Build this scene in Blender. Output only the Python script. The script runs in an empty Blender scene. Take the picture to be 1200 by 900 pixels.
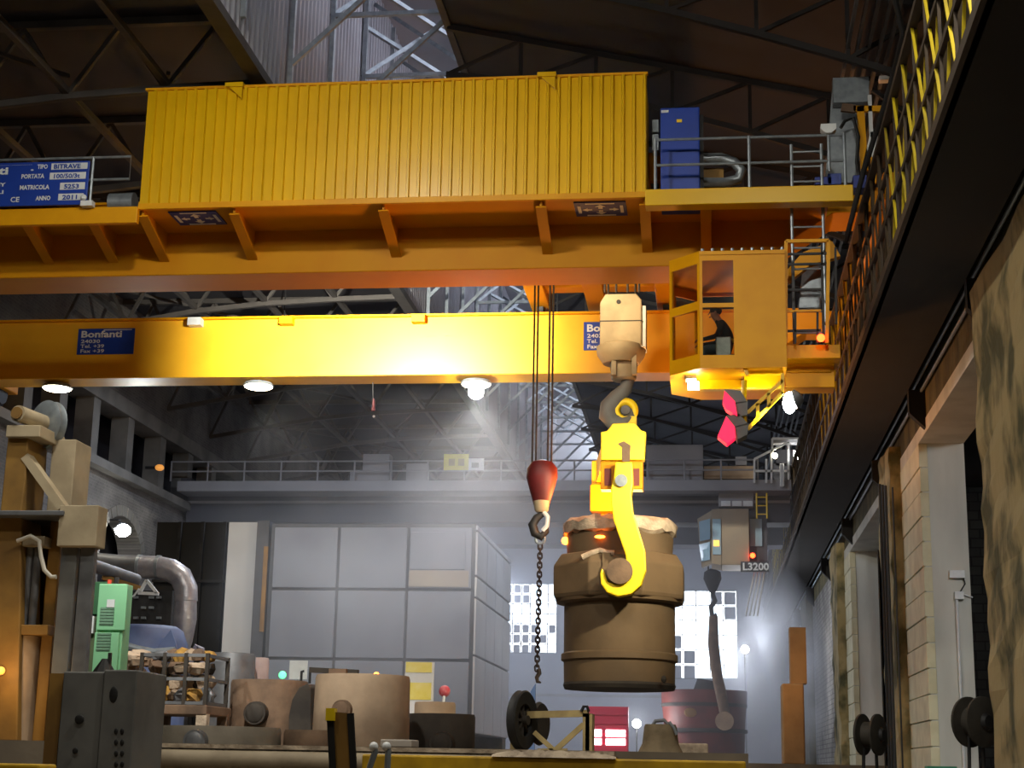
import bpy, math, random
from mathutils import Vector, Matrix
rnd = random.Random(7)
scene = bpy.context.scene
col = scene.collection

# ---------------------------------------------------------------- camera
F, PITCH, YAW, ROLL, CZ = 1872.65, .234616, -.12497, .01962, -.2
_cy, _sy, _cp, _sp = math.cos(YAW), math.sin(YAW), math.cos(PITCH), math.sin(PITCH)
FW = Vector((_sy*_cp, _cy*_cp, _sp)); _r = Vector((_cy, -_sy, 0)); _u = _r.cross(FW)
CR = math.cos(ROLL)*_r + math.sin(ROLL)*_u
CU = -math.sin(ROLL)*_r + math.cos(ROLL)*_u
cam_d = bpy.data.cameras.new('camera'); cam = bpy.data.objects.new('camera', cam_d); col.objects.link(cam)
cam_d.sensor_width = 36; cam_d.lens = F/1200*36; cam_d.clip_end = 400; cam_d.clip_start = .05
m = Matrix((CR, CU, -FW)).transposed().to_4x4(); m.translation = (0, 0, CZ); cam.matrix_world = m
scene.camera = cam

# ---------------------------------------------------------------- world, light, exposure
w = bpy.data.worlds.new('overcast_sky'); scene.world = w; w.use_nodes = True
bg = w.node_tree.nodes['Background']; bg.inputs[0].default_value = (.90, .95, 1, 1); bg.inputs[1].default_value = 12.0
vs = scene.view_settings; vs.view_transform = 'Standard'; vs.look = 'None'; vs.exposure = 0.0; vs.gamma = 1; vs.use_curve_mapping = False
scene.cycles.use_denoising = True
scene.cycles.max_bounces = 6; scene.cycles.diffuse_bounces = 4; scene.cycles.volume_bounces = 1
scene.cycles.sample_clamp_indirect = 4

def aim(o, target):
    o.rotation_euler = (Vector(target)-o.location).to_track_quat('-Z', 'Y').to_euler()
def area_light(name, loc, target, power, color, size):
    d = bpy.data.lights.new(name, 'AREA'); d.energy = power; d.color = color; d.shape = 'DISK'; d.size = size
    o = bpy.data.objects.new(name, d); col.objects.link(o); o.location = loc; aim(o, target); return o
def point_light(name, loc, power, color, radius=.3):
    d = bpy.data.lights.new(name, 'POINT'); d.energy = power; d.color = color; d.shadow_soft_size = radius
    o = bpy.data.objects.new(name, d); col.objects.link(o); o.location = loc; return o
def spot_light(name, loc, target, power, color, angle, blend=.6, radius=.15):
    d = bpy.data.lights.new(name, 'SPOT'); d.energy = power; d.color = color; d.spot_size = math.radians(angle); d.spot_blend = blend; d.shadow_soft_size = radius
    o = bpy.data.objects.new(name, d); col.objects.link(o); o.location = loc; aim(o, target); return o

# high bay lamps of the hall (their housings are built with the roof further down)
HIGHBAY = [(-7.5, 9.0, 13.2), (-1.2, 9.0, 13.2), (-7.0, 18.5, 13.2), (-14.0, 14.0, 13.2), (1.6, 14.0, 13.2)]
HB_POWER = [260, 240, 760, 180, 650]
for (x, y, z), pw in zip(HIGHBAY, HB_POWER):
    area_light('high_bay_light', (x, y, z-.42), (x*.9-.3, y+7.5, 0), pw, (1, .95, .82), .7)
# narrow spots added beside the high bay lamps to brighten the casting floor
spot_light('floor_fill_spot', (-7.0, 18.5, 12.6), (-9.6, 33, .8), 8500, (1, .95, .86), 27, .6, .3)
spot_light('floor_fill_spot', (-14.0, 14.0, 12.6), (-11.5, 32, 1.2), 5000, (.98, 1, .95), 24, .7, .3)
# lamps deeper in the hall, above the far bay
FARBAY = [(-13.0, 46.5, 12.2), (-4.5, 46.5, 12.2)]
for (x, y, z) in FARBAY:
    area_light('far_bay_light', (x, y, z-.42), (x, y, 0), 620, (.74, .84, 1), .7)

# ---------------------------------------------------------------- pixel to point helpers
def ray(x, y):
    d = FW + CR*((x-600)/F) - CU*((y-450)/F); return d
def P(x, y, d):
    r = ray(x, y); return Vector((r.x/r.y*d, d, r.z/r.y*d+CZ))
def PX(x, y, X):
    r = ray(x, y); t = X/r.x; return Vector((X, r.y*t, r.z*t+CZ))
def PZ(x, y, Z):
    r = ray(x, y); t = (Z-CZ)/r.z; return Vector((r.x*t, r.y*t, Z))
def RC(x0, y0, x1, y1, d):
    xm, ym = (x0+x1)/2, (y0+y1)/2
    return P(x0, ym, d).x, P(x1, ym, d).x, P(xm, y1, d).z, P(xm, y0, d).z   # X0,X1,Z0,Z1

# ---------------------------------------------------------------- materials
def lin(c):
    return tuple((v/255/12.92 if v/255 <= .04045 else ((v/255+.055)/1.055)**2.4) for v in c)+(1,)
MATS = {}
def mat(name, c, rough=.6, metal=0, c2=None, scale=3, mix=.5, bump=0, detail=6, spec=.5, stretch=None, thresh=(.4, .65)):
    if name in MATS: return MATS[name]
    M = bpy.data.materials.new(name); M.use_nodes = True; nt = M.node_tree; b = nt.nodes['Principled BSDF']
    b.inputs['Roughness'].default_value = rough; b.inputs['Metallic'].default_value = metal
    b.inputs['Specular IOR Level'].default_value = spec
    tc = nt.nodes.new('ShaderNodeNewGeometry'); mp = nt.nodes.new('ShaderNodeMapping')
    nt.links.new(tc.outputs['Position'], mp.inputs[0])
    if stretch: mp.inputs['Scale'].default_value = stretch
    nz = nt.nodes.new('ShaderNodeTexNoise'); nz.inputs['Scale'].default_value = scale; nz.inputs['Detail'].default_value = detail
    nt.links.new(mp.outputs[0], nz.inputs['Vector'])
    rp = nt.nodes.new('ShaderNodeValToRGB'); rp.color_ramp.elements[0].position = thresh[0]; rp.color_ramp.elements[1].position = thresh[1]
    a = lin(c); bb = lin(c2) if c2 else tuple(v*.7 for v in a[:3])+(1,)
    rp.color_ramp.elements[0].color = a
    rp.color_ramp.elements[1].color = tuple(a[i]*(1-mix)+bb[i]*mix for i in range(3))+(1,)
    nt.links.new(nz.outputs[0], rp.inputs[0]); nt.links.new(rp.outputs[0], b.inputs['Base Color'])
    if bump:
        bp = nt.nodes.new('ShaderNodeBump'); bp.inputs['Strength'].default_value = bump; bp.inputs['Distance'].default_value = .05
        n2 = nt.nodes.new('ShaderNodeTexNoise'); n2.inputs['Scale'].default_value = scale*3; n2.inputs['Detail'].default_value = 8
        nt.links.new(mp.outputs[0], n2.inputs['Vector'])
        nt.links.new(n2.outputs[0], bp.inputs['Height']); nt.links.new(bp.outputs[0], b.inputs['Normal'])
    MATS[name] = M; return M
def emit(name, c, s):
    if name in MATS: return MATS[name]
    M = bpy.data.materials.new(name); M.use_nodes = True; b = M.node_tree.nodes['Principled BSDF']
    b.inputs['Base Color'].default_value = lin(c); b.inputs['Emission Color'].default_value = lin(c); b.inputs['Emission Strength'].default_value = s
    MATS[name] = M; return M
def glass(name, c=(200, 215, 225), t=.8):
    if name in MATS: return MATS[name]
    M = bpy.data.materials.new(name); M.use_nodes = True; nt = M.node_tree
    out = nt.nodes['Material Output']; g = nt.nodes.new('ShaderNodeBsdfGlossy'); g.inputs['Roughness'].default_value = .05; g.inputs[0].default_value = lin((220, 225, 230))
    tr = nt.nodes.new('ShaderNodeBsdfTransparent'); tr.inputs[0].default_value = lin(c)
    mx = nt.nodes.new('ShaderNodeMixShader'); mx.inputs[0].default_value = 1-t
    nt.links.new(tr.outputs[0], mx.inputs[1]); nt.links.new(g.outputs[0], mx.inputs[2]); nt.links.new(mx.outputs[0], out.inputs[0])
    MATS[name] = M; return M
def brick_mat(name, c1, c2, mortar, sc=1.0, rough=.9, axis='yz', bw=.5, bh=.25, bump=.4):
    if name in MATS: return MATS[name]
    M = bpy.data.materials.new(name); M.use_nodes = True; nt = M.node_tree; b = nt.nodes['Principled BSDF']; b.inputs['Roughness'].default_value = rough
    g = nt.nodes.new('ShaderNodeNewGeometry'); s = nt.nodes.new('ShaderNodeSeparateXYZ'); cb = nt.nodes.new('ShaderNodeCombineXYZ')
    nt.links.new(g.outputs['Position'], s.inputs[0])
    nt.links.new(s.outputs['Y' if axis == 'yz' else 'X'], cb.inputs[0]); nt.links.new(s.outputs['Z'], cb.inputs[1])
    br = nt.nodes.new('ShaderNodeTexBrick'); br.inputs['Scale'].default_value = sc; br.inputs['Brick Width'].default_value = bw; br.inputs['Row Height'].default_value = bh
    br.inputs['Mortar Size'].default_value = .02; br.inputs['Color1'].default_value = lin(c1); br.inputs['Color2'].default_value = lin(c2); br.inputs['Mortar'].default_value = lin(mortar)
    nt.links.new(cb.outputs[0], br.inputs['Vector'])
    nz = nt.nodes.new('ShaderNodeTexNoise'); nz.inputs['Scale'].default_value = .6; nz.inputs['Detail'].default_value = 8
    nt.links.new(g.outputs['Position'], nz.inputs['Vector'])
    mr = nt.nodes.new('ShaderNodeMapRange'); mr.inputs[1].default_value = .35; mr.inputs[2].default_value = .7; mr.inputs[3].default_value = 1.0; mr.inputs[4].default_value = .45
    nt.links.new(nz.outputs[0], mr.inputs[0])
    mx = nt.nodes.new('ShaderNodeMix'); mx.data_type = 'RGBA'; mx.blend_type = 'MULTIPLY'; mx.inputs[0].default_value = 1
    nt.links.new(br.outputs[0], mx.inputs[6]); nt.links.new(mr.outputs[0], mx.inputs[7]); nt.links.new(mx.outputs[2], b.inputs['Base Color'])
    bp = nt.nodes.new('ShaderNodeBump'); bp.inputs['Strength'].default_value = bump; bp.inputs['Distance'].default_value = .03; bp.invert = True
    nt.links.new(br.outputs[1], bp.inputs['Height']); nt.links.new(bp.outputs[0], b.inputs['Normal'])
    MATS[name] = M; return M

YEL = mat('crane_yellow_paint', (228, 160, 6), .45, 0, (206, 134, 4), 1.2, .5, 0, spec=.22)
YELG = mat('far_girder_paled_yellow', (238, 178, 42), .4, 0, (226, 160, 34), 1.2, .5, 0, spec=.3)  # crane yellow paled so the floodlit girder washes out
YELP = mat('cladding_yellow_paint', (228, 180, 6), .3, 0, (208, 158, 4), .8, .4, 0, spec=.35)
ORG_ = mat('crane_orange_paint_and_glow', (206, 142, 14), .5, 0, (196, 122, 10), .9, .5, 0, spec=.15)  # crane orange, also the glow-lit tone of the far hook arm
LEMON = mat('lifting_beam_yellow_paint', (250, 215, 20), .45, 0, (235, 180, 25), 4, .4, 0)
BLUE = mat('blue_enamel', (22, 62, 165), .4, 0, (18, 50, 140), 2, .5)
DKBLUE = mat('dark_blue_enamel', (30, 52, 140), .5, 0, (24, 42, 120), 2, .5)
WHITE = mat('white_paint', (225, 228, 230), .5, 0, (200, 204, 208), 5, .5)
GALV = mat('galvanised_steel', (150, 158, 165), .4, .5, (115, 122, 130), 6, .6)
GREY = mat('grey_steel', (112, 114, 118), .5, .3, (80, 80, 84), 3, .6)
DGREY = mat('dark_steel', (52, 52, 54), .6, .4, (32, 30, 30), 3, .7)
BLACK = mat('black_rubber', (18, 18, 20), .6, 0, (26, 25, 25), 5, .5)
RUST = mat('rusty_cast_steel', (122, 98, 78), .85, .1, (74, 60, 50), 2.2, .7, .25)
TAN = mat('heat_bleached_cast_steel', (172, 150, 126), .85, .0, (116, 98, 82), 1.1, .65, .25)
LADLE = mat('ladle_shell_steel', (106, 86, 62), .8, .1, (82, 66, 48), 1.2, .6, .15)
SOOT = mat('sooty_steel', (62, 56, 50), .85, .2, (40, 36, 34), 2, .7, .2)
LIME = mat('slag_crust', (190, 172, 150), .95, 0, (120, 105, 92), 4, .7, .6)
CONC = mat('weathered_concrete', (150, 146, 134), .9, 0, (100, 98, 88), 1.0, .6, .3)
WCONC = mat('whitewashed_concrete', (206, 206, 198), .85, 0, (168, 168, 160), 1.3, .5, .15, stretch=(1, 1, .25))
CREAM = mat('cream_block', (214, 208, 176), .85, 0, (180, 172, 138), 2.0, .5, .15)
STONE = mat('mossy_stone', (164, 146, 104), .95, 0, (58, 60, 36), 1.3, .9, .5, stretch=(1, 1, .7), thresh=(.44, .62))
DSTONE = mat('dark_mossy_stone', (96, 88, 60), .95, 0, (50, 48, 34), 1.6, .85, .9, stretch=(1, 1, .45))
DARKROOF = mat('dark_roof_sheet', (46, 44, 50), .85, 0, (34, 32, 38), .6, .6)
LSHEET = mat('pale_corrugated_sheet', (150, 150, 158), .7, .1, (120, 118, 126), .5, .5)
TRUSS = mat('truss_steel', (78, 73, 70), .7, .2, (56, 53, 52), 2, .5)
SHED = mat('shed_panel_grey', (134, 142, 160), .6, 0, (108, 114, 134), .5, .6)
SHED2 = mat('shed_panel_pale', (205, 208, 216), .6, 0, (180, 184, 194), .6, .5)
SHEDTAN = mat('shed_panel_tan', (166, 158, 150), .7, 0, (140, 134, 130), .8, .5)
SHEDF = mat('shed_frame_dark', (84, 88, 98), .6, .2)
GREEN = mat('cabinet_light_green', (140, 206, 158), .5, 0, (122, 188, 142), 2, .4)
DGREEN = mat('cabinet_dark_green', (42, 92, 56), .5, 0, (34, 76, 46), 2, .4)
DRED = mat('hook_block_red', (96, 20, 24), .5, 0, (60, 16, 18), 3, .6)
MAROON = mat('maroon_steel', (104, 34, 22), .6, .1, (70, 26, 20), 2, .6)
OCHRE = mat('ochre_machine_paint', (150, 112, 48), .65, 0, (100, 72, 34), 1.4, .7, .1)
BEIGE = mat('beige_machine_paint', (176, 160, 132), .7, 0, (132, 118, 96), 1.8, .6, .1)
MGREY = mat('machine_grey_paint', (112, 112, 110), .65, .1, (78, 78, 78), 2, .6, .05)
FLOORM = mat('foundry_floor', (128, 116, 100), .95, 0, (92, 82, 72), .8, .7, .3)
EDGEY = mat('worn_yellow_edge', (212, 168, 16), .6, 0, (130, 96, 20), 2.5, .6, .05)
PALE = mat('pale_far_wall', (176, 178, 188), .85, 0, (140, 142, 152), .3, .5)
BRICKL = brick_mat('sooty_brickwork', (112, 107, 104), (98, 94, 92), (124, 120, 116), 2.6, bump=.25)
SCONC = mat('sooty_concrete', (122, 118, 112), .9, 0, (84, 82, 78), 1.0, .6, .3)
RTRUSS = mat('shaded_truss_steel', (44, 40, 40), .8, .1, (32, 30, 30), 2, .5)  # truss steel darkened for the unlit right roof
DIMGL = glass('dimming_roof_glass', (190, 190, 194), .85)  # tint added to dim the sky light through the lantern
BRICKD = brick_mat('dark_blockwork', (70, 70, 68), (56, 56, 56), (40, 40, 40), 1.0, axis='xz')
BRICKG = brick_mat('grey_blockwork', (150, 146, 140), (124, 118, 112), (86, 82, 80), 1.4)
ROPE = mat('wire_rope', (60, 52, 48), .6, .5)
LAMPW = emit('lamp_glow_warm', (255, 240, 205), 40)
LAMPC = emit('lamp_glow_white', (255, 255, 250), 70)
EMBER = emit('glowing_metal', (255, 120, 30), 22)
REDL = emit('red_lamp_glow', (255, 60, 20), 14)
GLASS = glass('window_glass', (215, 225, 232), .86)
CABGL = glass('cab_glass', (232, 232, 226), .93)

# ---------------------------------------------------------------- mesh builder
ORG = {}
def worg(o): return ORG[o.name] if o is not None else Vector((0, 0, 0))
class MB:
    def __init__(s): s.v = []; s.f = []
    def _add(s, vs, fs):
        n = len(s.v); s.v += [Vector(v) for v in vs]; s.f += [tuple(i+n for i in f) for f in fs]; return s
    def box(s, x0, x1, y0, y1, z0, z1):
        x0, x1 = min(x0, x1), max(x0, x1); y0, y1 = min(y0, y1), max(y0, y1); z0, z1 = min(z0, z1), max(z0, z1)
        return s._add([(x0,y0,z0),(x1,y0,z0),(x1,y1,z0),(x0,y1,z0),(x0,y0,z1),(x1,y0,z1),(x1,y1,z1),(x0,y1,z1)],
                      [(0,3,2,1),(4,5,6,7),(0,1,5,4),(1,2,6,5),(2,3,7,6),(3,0,4,7)])
    def beam(s, a, b, w_, h_, up=(0, 0, 1)):
        a, b = Vector(a), Vector(b); t = (b-a).normalized(); up = Vector(up)
        if abs(t.dot(up)) > .99: up = Vector((0, 1, 0))
        r = t.cross(up).normalized(); u = r.cross(t).normalized()
        c = [r*(w_/2*i)+u*(h_/2*j) for i, j in ((-1,-1),(1,-1),(1,1),(-1,1))]
        return s._add([a+k for k in c]+[b+k for k in c], [(0,3,2,1),(4,5,6,7),(0,1,5,4),(1,2,6,5),(2,3,7,6),(3,0,4,7)])
    def tube(s, pts, r, n=8, caps=True, closed=False):
        pts = [Vector(p) for p in pts]; rs = r if isinstance(r, (list, tuple)) else [r]*len(pts)
        N = len(pts); base = len(s.v); u = None
        for i, p in enumerate(pts):
            a = pts[(i-1) % N] if closed else pts[max(0, i-1)]; b = pts[(i+1) % N] if closed else pts[min(N-1, i+1)]
            t = (b-a).normalized()
            if u is None: u = t.orthogonal().normalized()
            u = (u-t*u.dot(t)).normalized(); q = t.cross(u)
            s.v += [p+(u*math.cos(k*2*math.pi/n)+q*math.sin(k*2*math.pi/n))*rs[i] for k in range(n)]
        for i in range(N if closed else N-1):
            j = (i+1) % N
            for k in range(n):
                s.f.append((base+i*n+k, base+i*n+(k+1) % n, base+j*n+(k+1) % n, base+j*n+k))
        if caps and not closed:
            s.f.append(tuple(base+k for k in range(n))[::-1]); s.f.append(tuple(base+(N-1)*n+k for k in range(n)))
        return s
    def cyl(s, a, b, r0, r1=None, n=20): return s.tube([a, b], [r0, r0 if r1 is None else r1], n)
    def lathe(s, prof, c=(0,0,0), n=32, M=None):
        c = Vector(c); base = len(s.v); M = M or Matrix.Identity(3)
        for r, z in prof:
            for k in range(n):
                s.v.append(c+M @ Vector((r*math.cos(k*2*math.pi/n), r*math.sin(k*2*math.pi/n), z)))
        for i in range(len(prof)-1):
            for k in range(n):
                s.f.append((base+i*n+k, base+i*n+(k+1) % n, base+(i+1)*n+(k+1) % n, base+(i+1)*n+k))
        if prof[0][0] > 1e-4: s.f.append(tuple(base+k for k in range(n))[::-1])
        if prof[-1][0] > 1e-4: s.f.append(tuple(base+(len(prof)-1)*n+k for k in range(n)))
        return s
    def prism(s, poly, vec):
        poly = [Vector(p) for p in poly]; vec = Vector(vec); n = len(poly)
        nrm = sum(((poly[i]).cross(poly[(i+1) % n]) for i in range(n)), Vector())
        if nrm.dot(vec) > 0: poly = poly[::-1]
        return s._add(poly+[p+vec for p in poly], [tuple(range(n)), tuple(range(n, 2*n))[::-1]]+[(i, i+n, (i+1) % n+n, (i+1) % n) for i in range(n)])
    def sphere(s, c, r, n=14, sq=(1, 1, 1)):
        c = Vector(c); base = len(s.v); h = n//2
        for i in range(h+1):
            t = math.pi*i/h
            for k in range(n):
                a = 2*math.pi*k/n; s.v.append(c+Vector((r*sq[0]*math.sin(t)*math.cos(a), r*sq[1]*math.sin(t)*math.sin(a), r*sq[2]*math.cos(t))))
        for i in range(h):
            for k in range(n): s.f.append((base+i*n+k, base+(i+1)*n+k, base+(i+1)*n+(k+1) % n, base+i*n+(k+1) % n))
        return s
    def build(s, name, m, parent=None, smooth=False, bevel=0, org=None):
        o0 = worg(parent) if org is None else Vector(org)
        me = bpy.data.meshes.new(name); me.from_pydata([v-o0 for v in s.v], [], s.f); me.materials.append(m)
        me.update()
        if smooth:
            me.shade_smooth()
            me.set_sharp_from_angle(angle=math.radians(38))
        o = bpy.data.objects.new(name, me); col.objects.link(o)
        if org is not None and parent is None: o.location = o0
        if parent is not None: o.parent = parent
        ORG[o.name] = o0
        if bevel:
            b = o.modifiers.new('bevel', 'BEVEL'); b.width = bevel; b.segments = 2; b.limit_method = 'ANGLE'
        return o
def tag(o, label, cat, group=None):
    o['label'] = label; o['category'] = cat
    if group: o['group'] = group
    return o
def thing(name, loc, label, cat, group=None):
    o = bpy.data.objects.new(name, None); col.objects.link(o); o.location = loc; o.empty_display_size = .2
    ORG[o.name] = Vector(loc); return tag(o, label, cat, group)
def struct(o, label=None):
    o['kind'] = 'structure'
    if label: o['label'] = label
    return o
def dup(o, offset=(0, 0, 0), parent='same'):
    c = o.copy(); col.objects.link(c)
    if parent != 'same': c.parent = parent
    c.location = Vector(o.location)+Vector(offset); ORG[c.name] = worg(o)+Vector(offset); return c
def copy_tree(o, loc=None, rz=None, parent=None):
    c = o.copy(); col.objects.link(c)
    if parent is not None: c.parent = parent
    if loc is not None: c.location = loc
    if rz is not None: c.rotation_euler.z = rz
    ORG[c.name] = Vector(loc) if loc is not None else worg(o)
    for ch in list(o.children): copy_tree(ch, parent=c)
    return c
def lettering(name, s, o0, size, m, parent, xd=(1, 0, 0), zd=(0, 0, 1), bold=.02, wid=None, depth=.006):
    cu = bpy.data.curves.new(name, 'FONT'); cu.body = s; cu.size = size; cu.offset = bold*size; cu.resolution_u = 2
    t = bpy.data.objects.new(name, cu); col.objects.link(t); dg = bpy.context.evaluated_depsgraph_get()
    me = bpy.data.meshes.new_from_object(t.evaluated_get(dg)); bpy.data.objects.remove(t)
    xs = [v.co.x for v in me.vertices]; k = (wid/(max(xs)-min(xs))) if wid and xs else 1
    xd, zd = Vector(xd).normalized(), Vector(zd).normalized(); nn = xd.cross(zd); po = worg(parent)
    for v in me.vertices: v.co = Vector(o0)+xd*(v.co.x*k)+zd*v.co.y+nn*depth-po
    me.materials.clear(); me.materials.append(m); me.update()
    o = bpy.data.objects.new(name, me); col.objects.link(o); o.parent = parent; ORG[o.name] = po; return o

# ================================================================ THE HALL
XL, XR, YB, YF, FLZ = -19.2, 4.6, 90.0, -14.0, 0.0
EDGE_Y = 20.0
FX, FY2 = .45, 45.0
flr = struct(MB().box(XL-1.5, FX, EDGE_Y, YB+.4, -.35, 0).build('floor', FLOORM), 'dark dusty foundry floor')
MB().box(FX, 10.4, FY2, YB+.4, -.35, 0).build('floor_strip', FLOORM, flr)
fpt = struct(MB().box(XL-1.5, 10.4, YF-.4, EDGE_Y, -2.15, -1.8).build('floor_pit', FLOORM), 'lower pit floor')
MB().box(FX, 10.4, EDGE_Y, FY2, -2.15, -1.8).build('floor_strip', FLOORM, fpt)
wpt = struct(MB().box(XL-1.5, FX, EDGE_Y, EDGE_Y+.3, -2.15, -.35).build('wall_pit', CONC), 'concrete pit wall')
MB().box(FX-.3, FX, EDGE_Y+.3, FY2, -2.15, -.35).build('side_face', CONC, wpt)
MB().box(FX, 10.4, FY2, FY2+.3, -2.15, -.35).build('end_face', CONC, wpt)
struct(MB().box(XL-2.3, 10.4, YF-.4, YF, -1.8, 19).build('wall_front', CONC), 'concrete end wall')

# ---- left wall: sooty brick with an arch, gallery of short columns above a ledge
LZ, UZ = 8.95, 10.9
ya, yb = PX(117, 640, XL).y, PX(166, 640, XL).y
za = PX(140, 603, XL).z; zs = za-(yb-ya)*.36
def yz_wall(pts, x0, x1): return MB().prism([(x0, y, z) for y, z in pts], (x1-x0, 0, 0))
arc = [((ya+yb)/2-math.cos(t)*(yb-ya)/2, zs+math.sin(t)*(za-zs)) for t in [math.pi*i/12 for i in range(13)]]
wl = struct(yz_wall([(YF, -1.8), (ya, -1.8)]+arc+[(yb, -1.8), (YB, -1.8), (YB, LZ), (YF, LZ)], XL, XL-.8).build('wall_left', BRICKL), 'sooty brick side wall with arch and gallery openings')
MB().box(XL-1.6, XL-1.5, ya-4, yb+6, 0, 8).build('arch_backing', DARKROOF, wl)
MB().box(XL-.8, XL+.35, YF, YB, LZ-.28, LZ).build('ledge', SCONC, wl)
MB().box(XL-.8, XL+.1, YF, YB, UZ, UZ+.5).build('gallery_lintel', SCONC, wl)
MB().box(XL-.8, XL, YF, YB, UZ+.5, 14.9).build('upper_wall', BRICKL, wl)
MB().box(XL-2.1, XL-2.0, YF, YB, -2.0, 14.9).build('gallery_backing', DARKROOF, wl)
MB().box(XL-2.0, XL-.8, YF, YB, LZ-.28, LZ-.2).build('gallery_floor', DARKROOF, wl)
cols_y = [PX(x, 500, XL).y for x in (30, 72, 112, 154, 193, 226, 254)]
st = cols_y[-1]-cols_y[-2]
cols_y += [cols_y[-1]+st*i for i in range(1, 9)]+[cols_y[0]-2.4*i for i in range(1, 4)]
c0 = None
for y in cols_y:
    if c0 is None: c0 = MB().box(XL-.6, XL, y-.28, y+.28, LZ, UZ).build('gallery_column', SCONC, wl); cy0 = y
    else: dup(c0, (0, y-cy0, 0))
# brick arch ring of separate voussoirs
ycn = (ya+yb)/2; hw = (yb-ya)/2
for i in range(13):
    t0, t1 = math.pi*i/13+.02, math.pi*(i+1)/13-.02
    q = lambda t, k: (XL+.03, ycn-math.cos(t)*(hw+k), zs+math.sin(t)*(za-zs+k))
    MB().prism([q(t0, 0), q(t1, 0), q(t1, .35), q(t0, .35)], (-.3, 0, 0)).build('arch_brick', SCONC, wl)

# ---- right wall: mossy stone pillars, whitewashed frames, lintels
PXF = 4.3
wr = struct(MB().box(XR, XR+1.1, YF, YB, 7.08, 14.4).build('wall_right', DSTONE), 'side wall of mossy stone pillars and whitewashed door openings')
MB().box(XR+1.1, 10.4, YF, YB, 7.4, 7.7).build('aisle_ceiling', DARKROOF, wr)
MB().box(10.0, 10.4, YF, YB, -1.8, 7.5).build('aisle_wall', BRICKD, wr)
def rough_pillar(y0, y1, x0, x1, z0, z1, m, seed):
    r = random.Random(seed); b = MB(); nz = 26; ny = 5
    g = lambda a: (r.random()-.5)*a
    def sheet(fn, nu):
        base = len(b.v)
        for i in range(nz+1):
            for j in range(nu+1): b.v.append(Vector(fn(j/nu, i/nz)))
        for i in range(nz):
            for j in range(nu): b.f.append((base+i*(nu+1)+j, base+i*(nu+1)+j+1, base+(i+1)*(nu+1)+j+1, base+(i+1)*(nu+1)+j))
    ed = [g(.13) for _ in range(nz+1)]; ed2 = [g(.13) for _ in range(nz+1)]
    def front(u, v):
        k = round(v*nz); return (x0+(ed[k] if u == 0 else ed2[k] if u == 1 else g(.10))*.7, y1+(y0-y1)*u+(ed[k] if u == 0 else ed2[k] if u == 1 else g(.06)), z0+(z1-z0)*v)
    def near(u, v):
        k = round(v*nz)
        return (x0+ed2[k]*.7+(x1-x0)*u, y0+(ed2[k] if u == 0 else g(.06)), z0+(z1-z0)*v)
    def far(u, v):
        k = round(v*nz); return (x1+(x0-x1)*u+(ed[k]*.7 if u == 1 else 0), y1+(ed[k] if u == 1 else g(.06)), z0+(z1-z0)*v)
    sheet(front, ny); sheet(near, 3); sheet(far, 3)
    return b.build('stone_pillar', m, wr, smooth=False)
Y1a = PX(1085, 700, XR).y; Y1b = PX(1062, 700, XR).y       # first white frame: near and far edge of its face
Y2a = PX(1000, 760, XR).y; Y2b = PX(993, 760, XR).y
X1 = P(1138, 700, Y1a).x; X2 = P(1033, 760, Y2a).x
PYN = PX(1160, 780, PXF).y
rough_pillar(PYN-7, PYN, PXF, 5.6, -1.8, 7.45, STONE, 1)
p2b = PX(1036, 760, PXF).y
rough_pillar(Y1b, p2b, PXF, 5.6, -1.8, 7.45, STONE, 2)
p3b = PX(976, 780, PXF).y
rough_pillar(Y2b, p3b, PXF, 5.6, -1.8, 7.45, STONE, 3)
p4a = PX(946, 780, PXF).y
rough_pillar(p4a, p4a+4, PXF, 5.6, -1.8, 7.45, DSTONE, 4)
MB().box(XR, XR+.9, p3b, p4a, -.3, 7.1).build('infill_wall', BRICKG, wr)
MB().box(XR, XR+.9, p4a+4, YB, -.3, 7.1).build('infill_wall', PALE, wr)
LZB = PX(1090, 500, XR).z
def frame(ya_, yb_, xin, ys):
    # face strip of separate blocks, deep whitewashed reveal, lintel and its soffit
    n = 16; zz = [(-1.8)+(LZB+1.8)*i/n for i in range(n+1)]
    blk = None
    for i in range(n):
        o = (i % 2)*.012
        b = MB().box(XR-.02-o, XR+.16, ya_, yb_, zz[i]+.012, zz[i+1]-.012).build('jamb_block', CREAM, wr, bevel=.012)
    MB().box(XR+.02, xin, ya_+.02, yb_, -1.8, LZB).build('reveal', WCONC, wr)
    MB().box(XR-.02, xin, ys, yb_, LZB, LZB+.3).build('lintel', WCONC, wr)
    MB().box(XR+.01, xin, ys, yb_, LZB+.3, 7.09).build('lintel_infill', DSTONE, wr)
frame(Y1a, Y1b, X1, PYN); frame(Y2a, Y2b, X2, p2b)
MB().box(5.7, 10, 44, 44.4, -1.8, 7.4).build('aisle_partition', BRICKD, wr)

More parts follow.
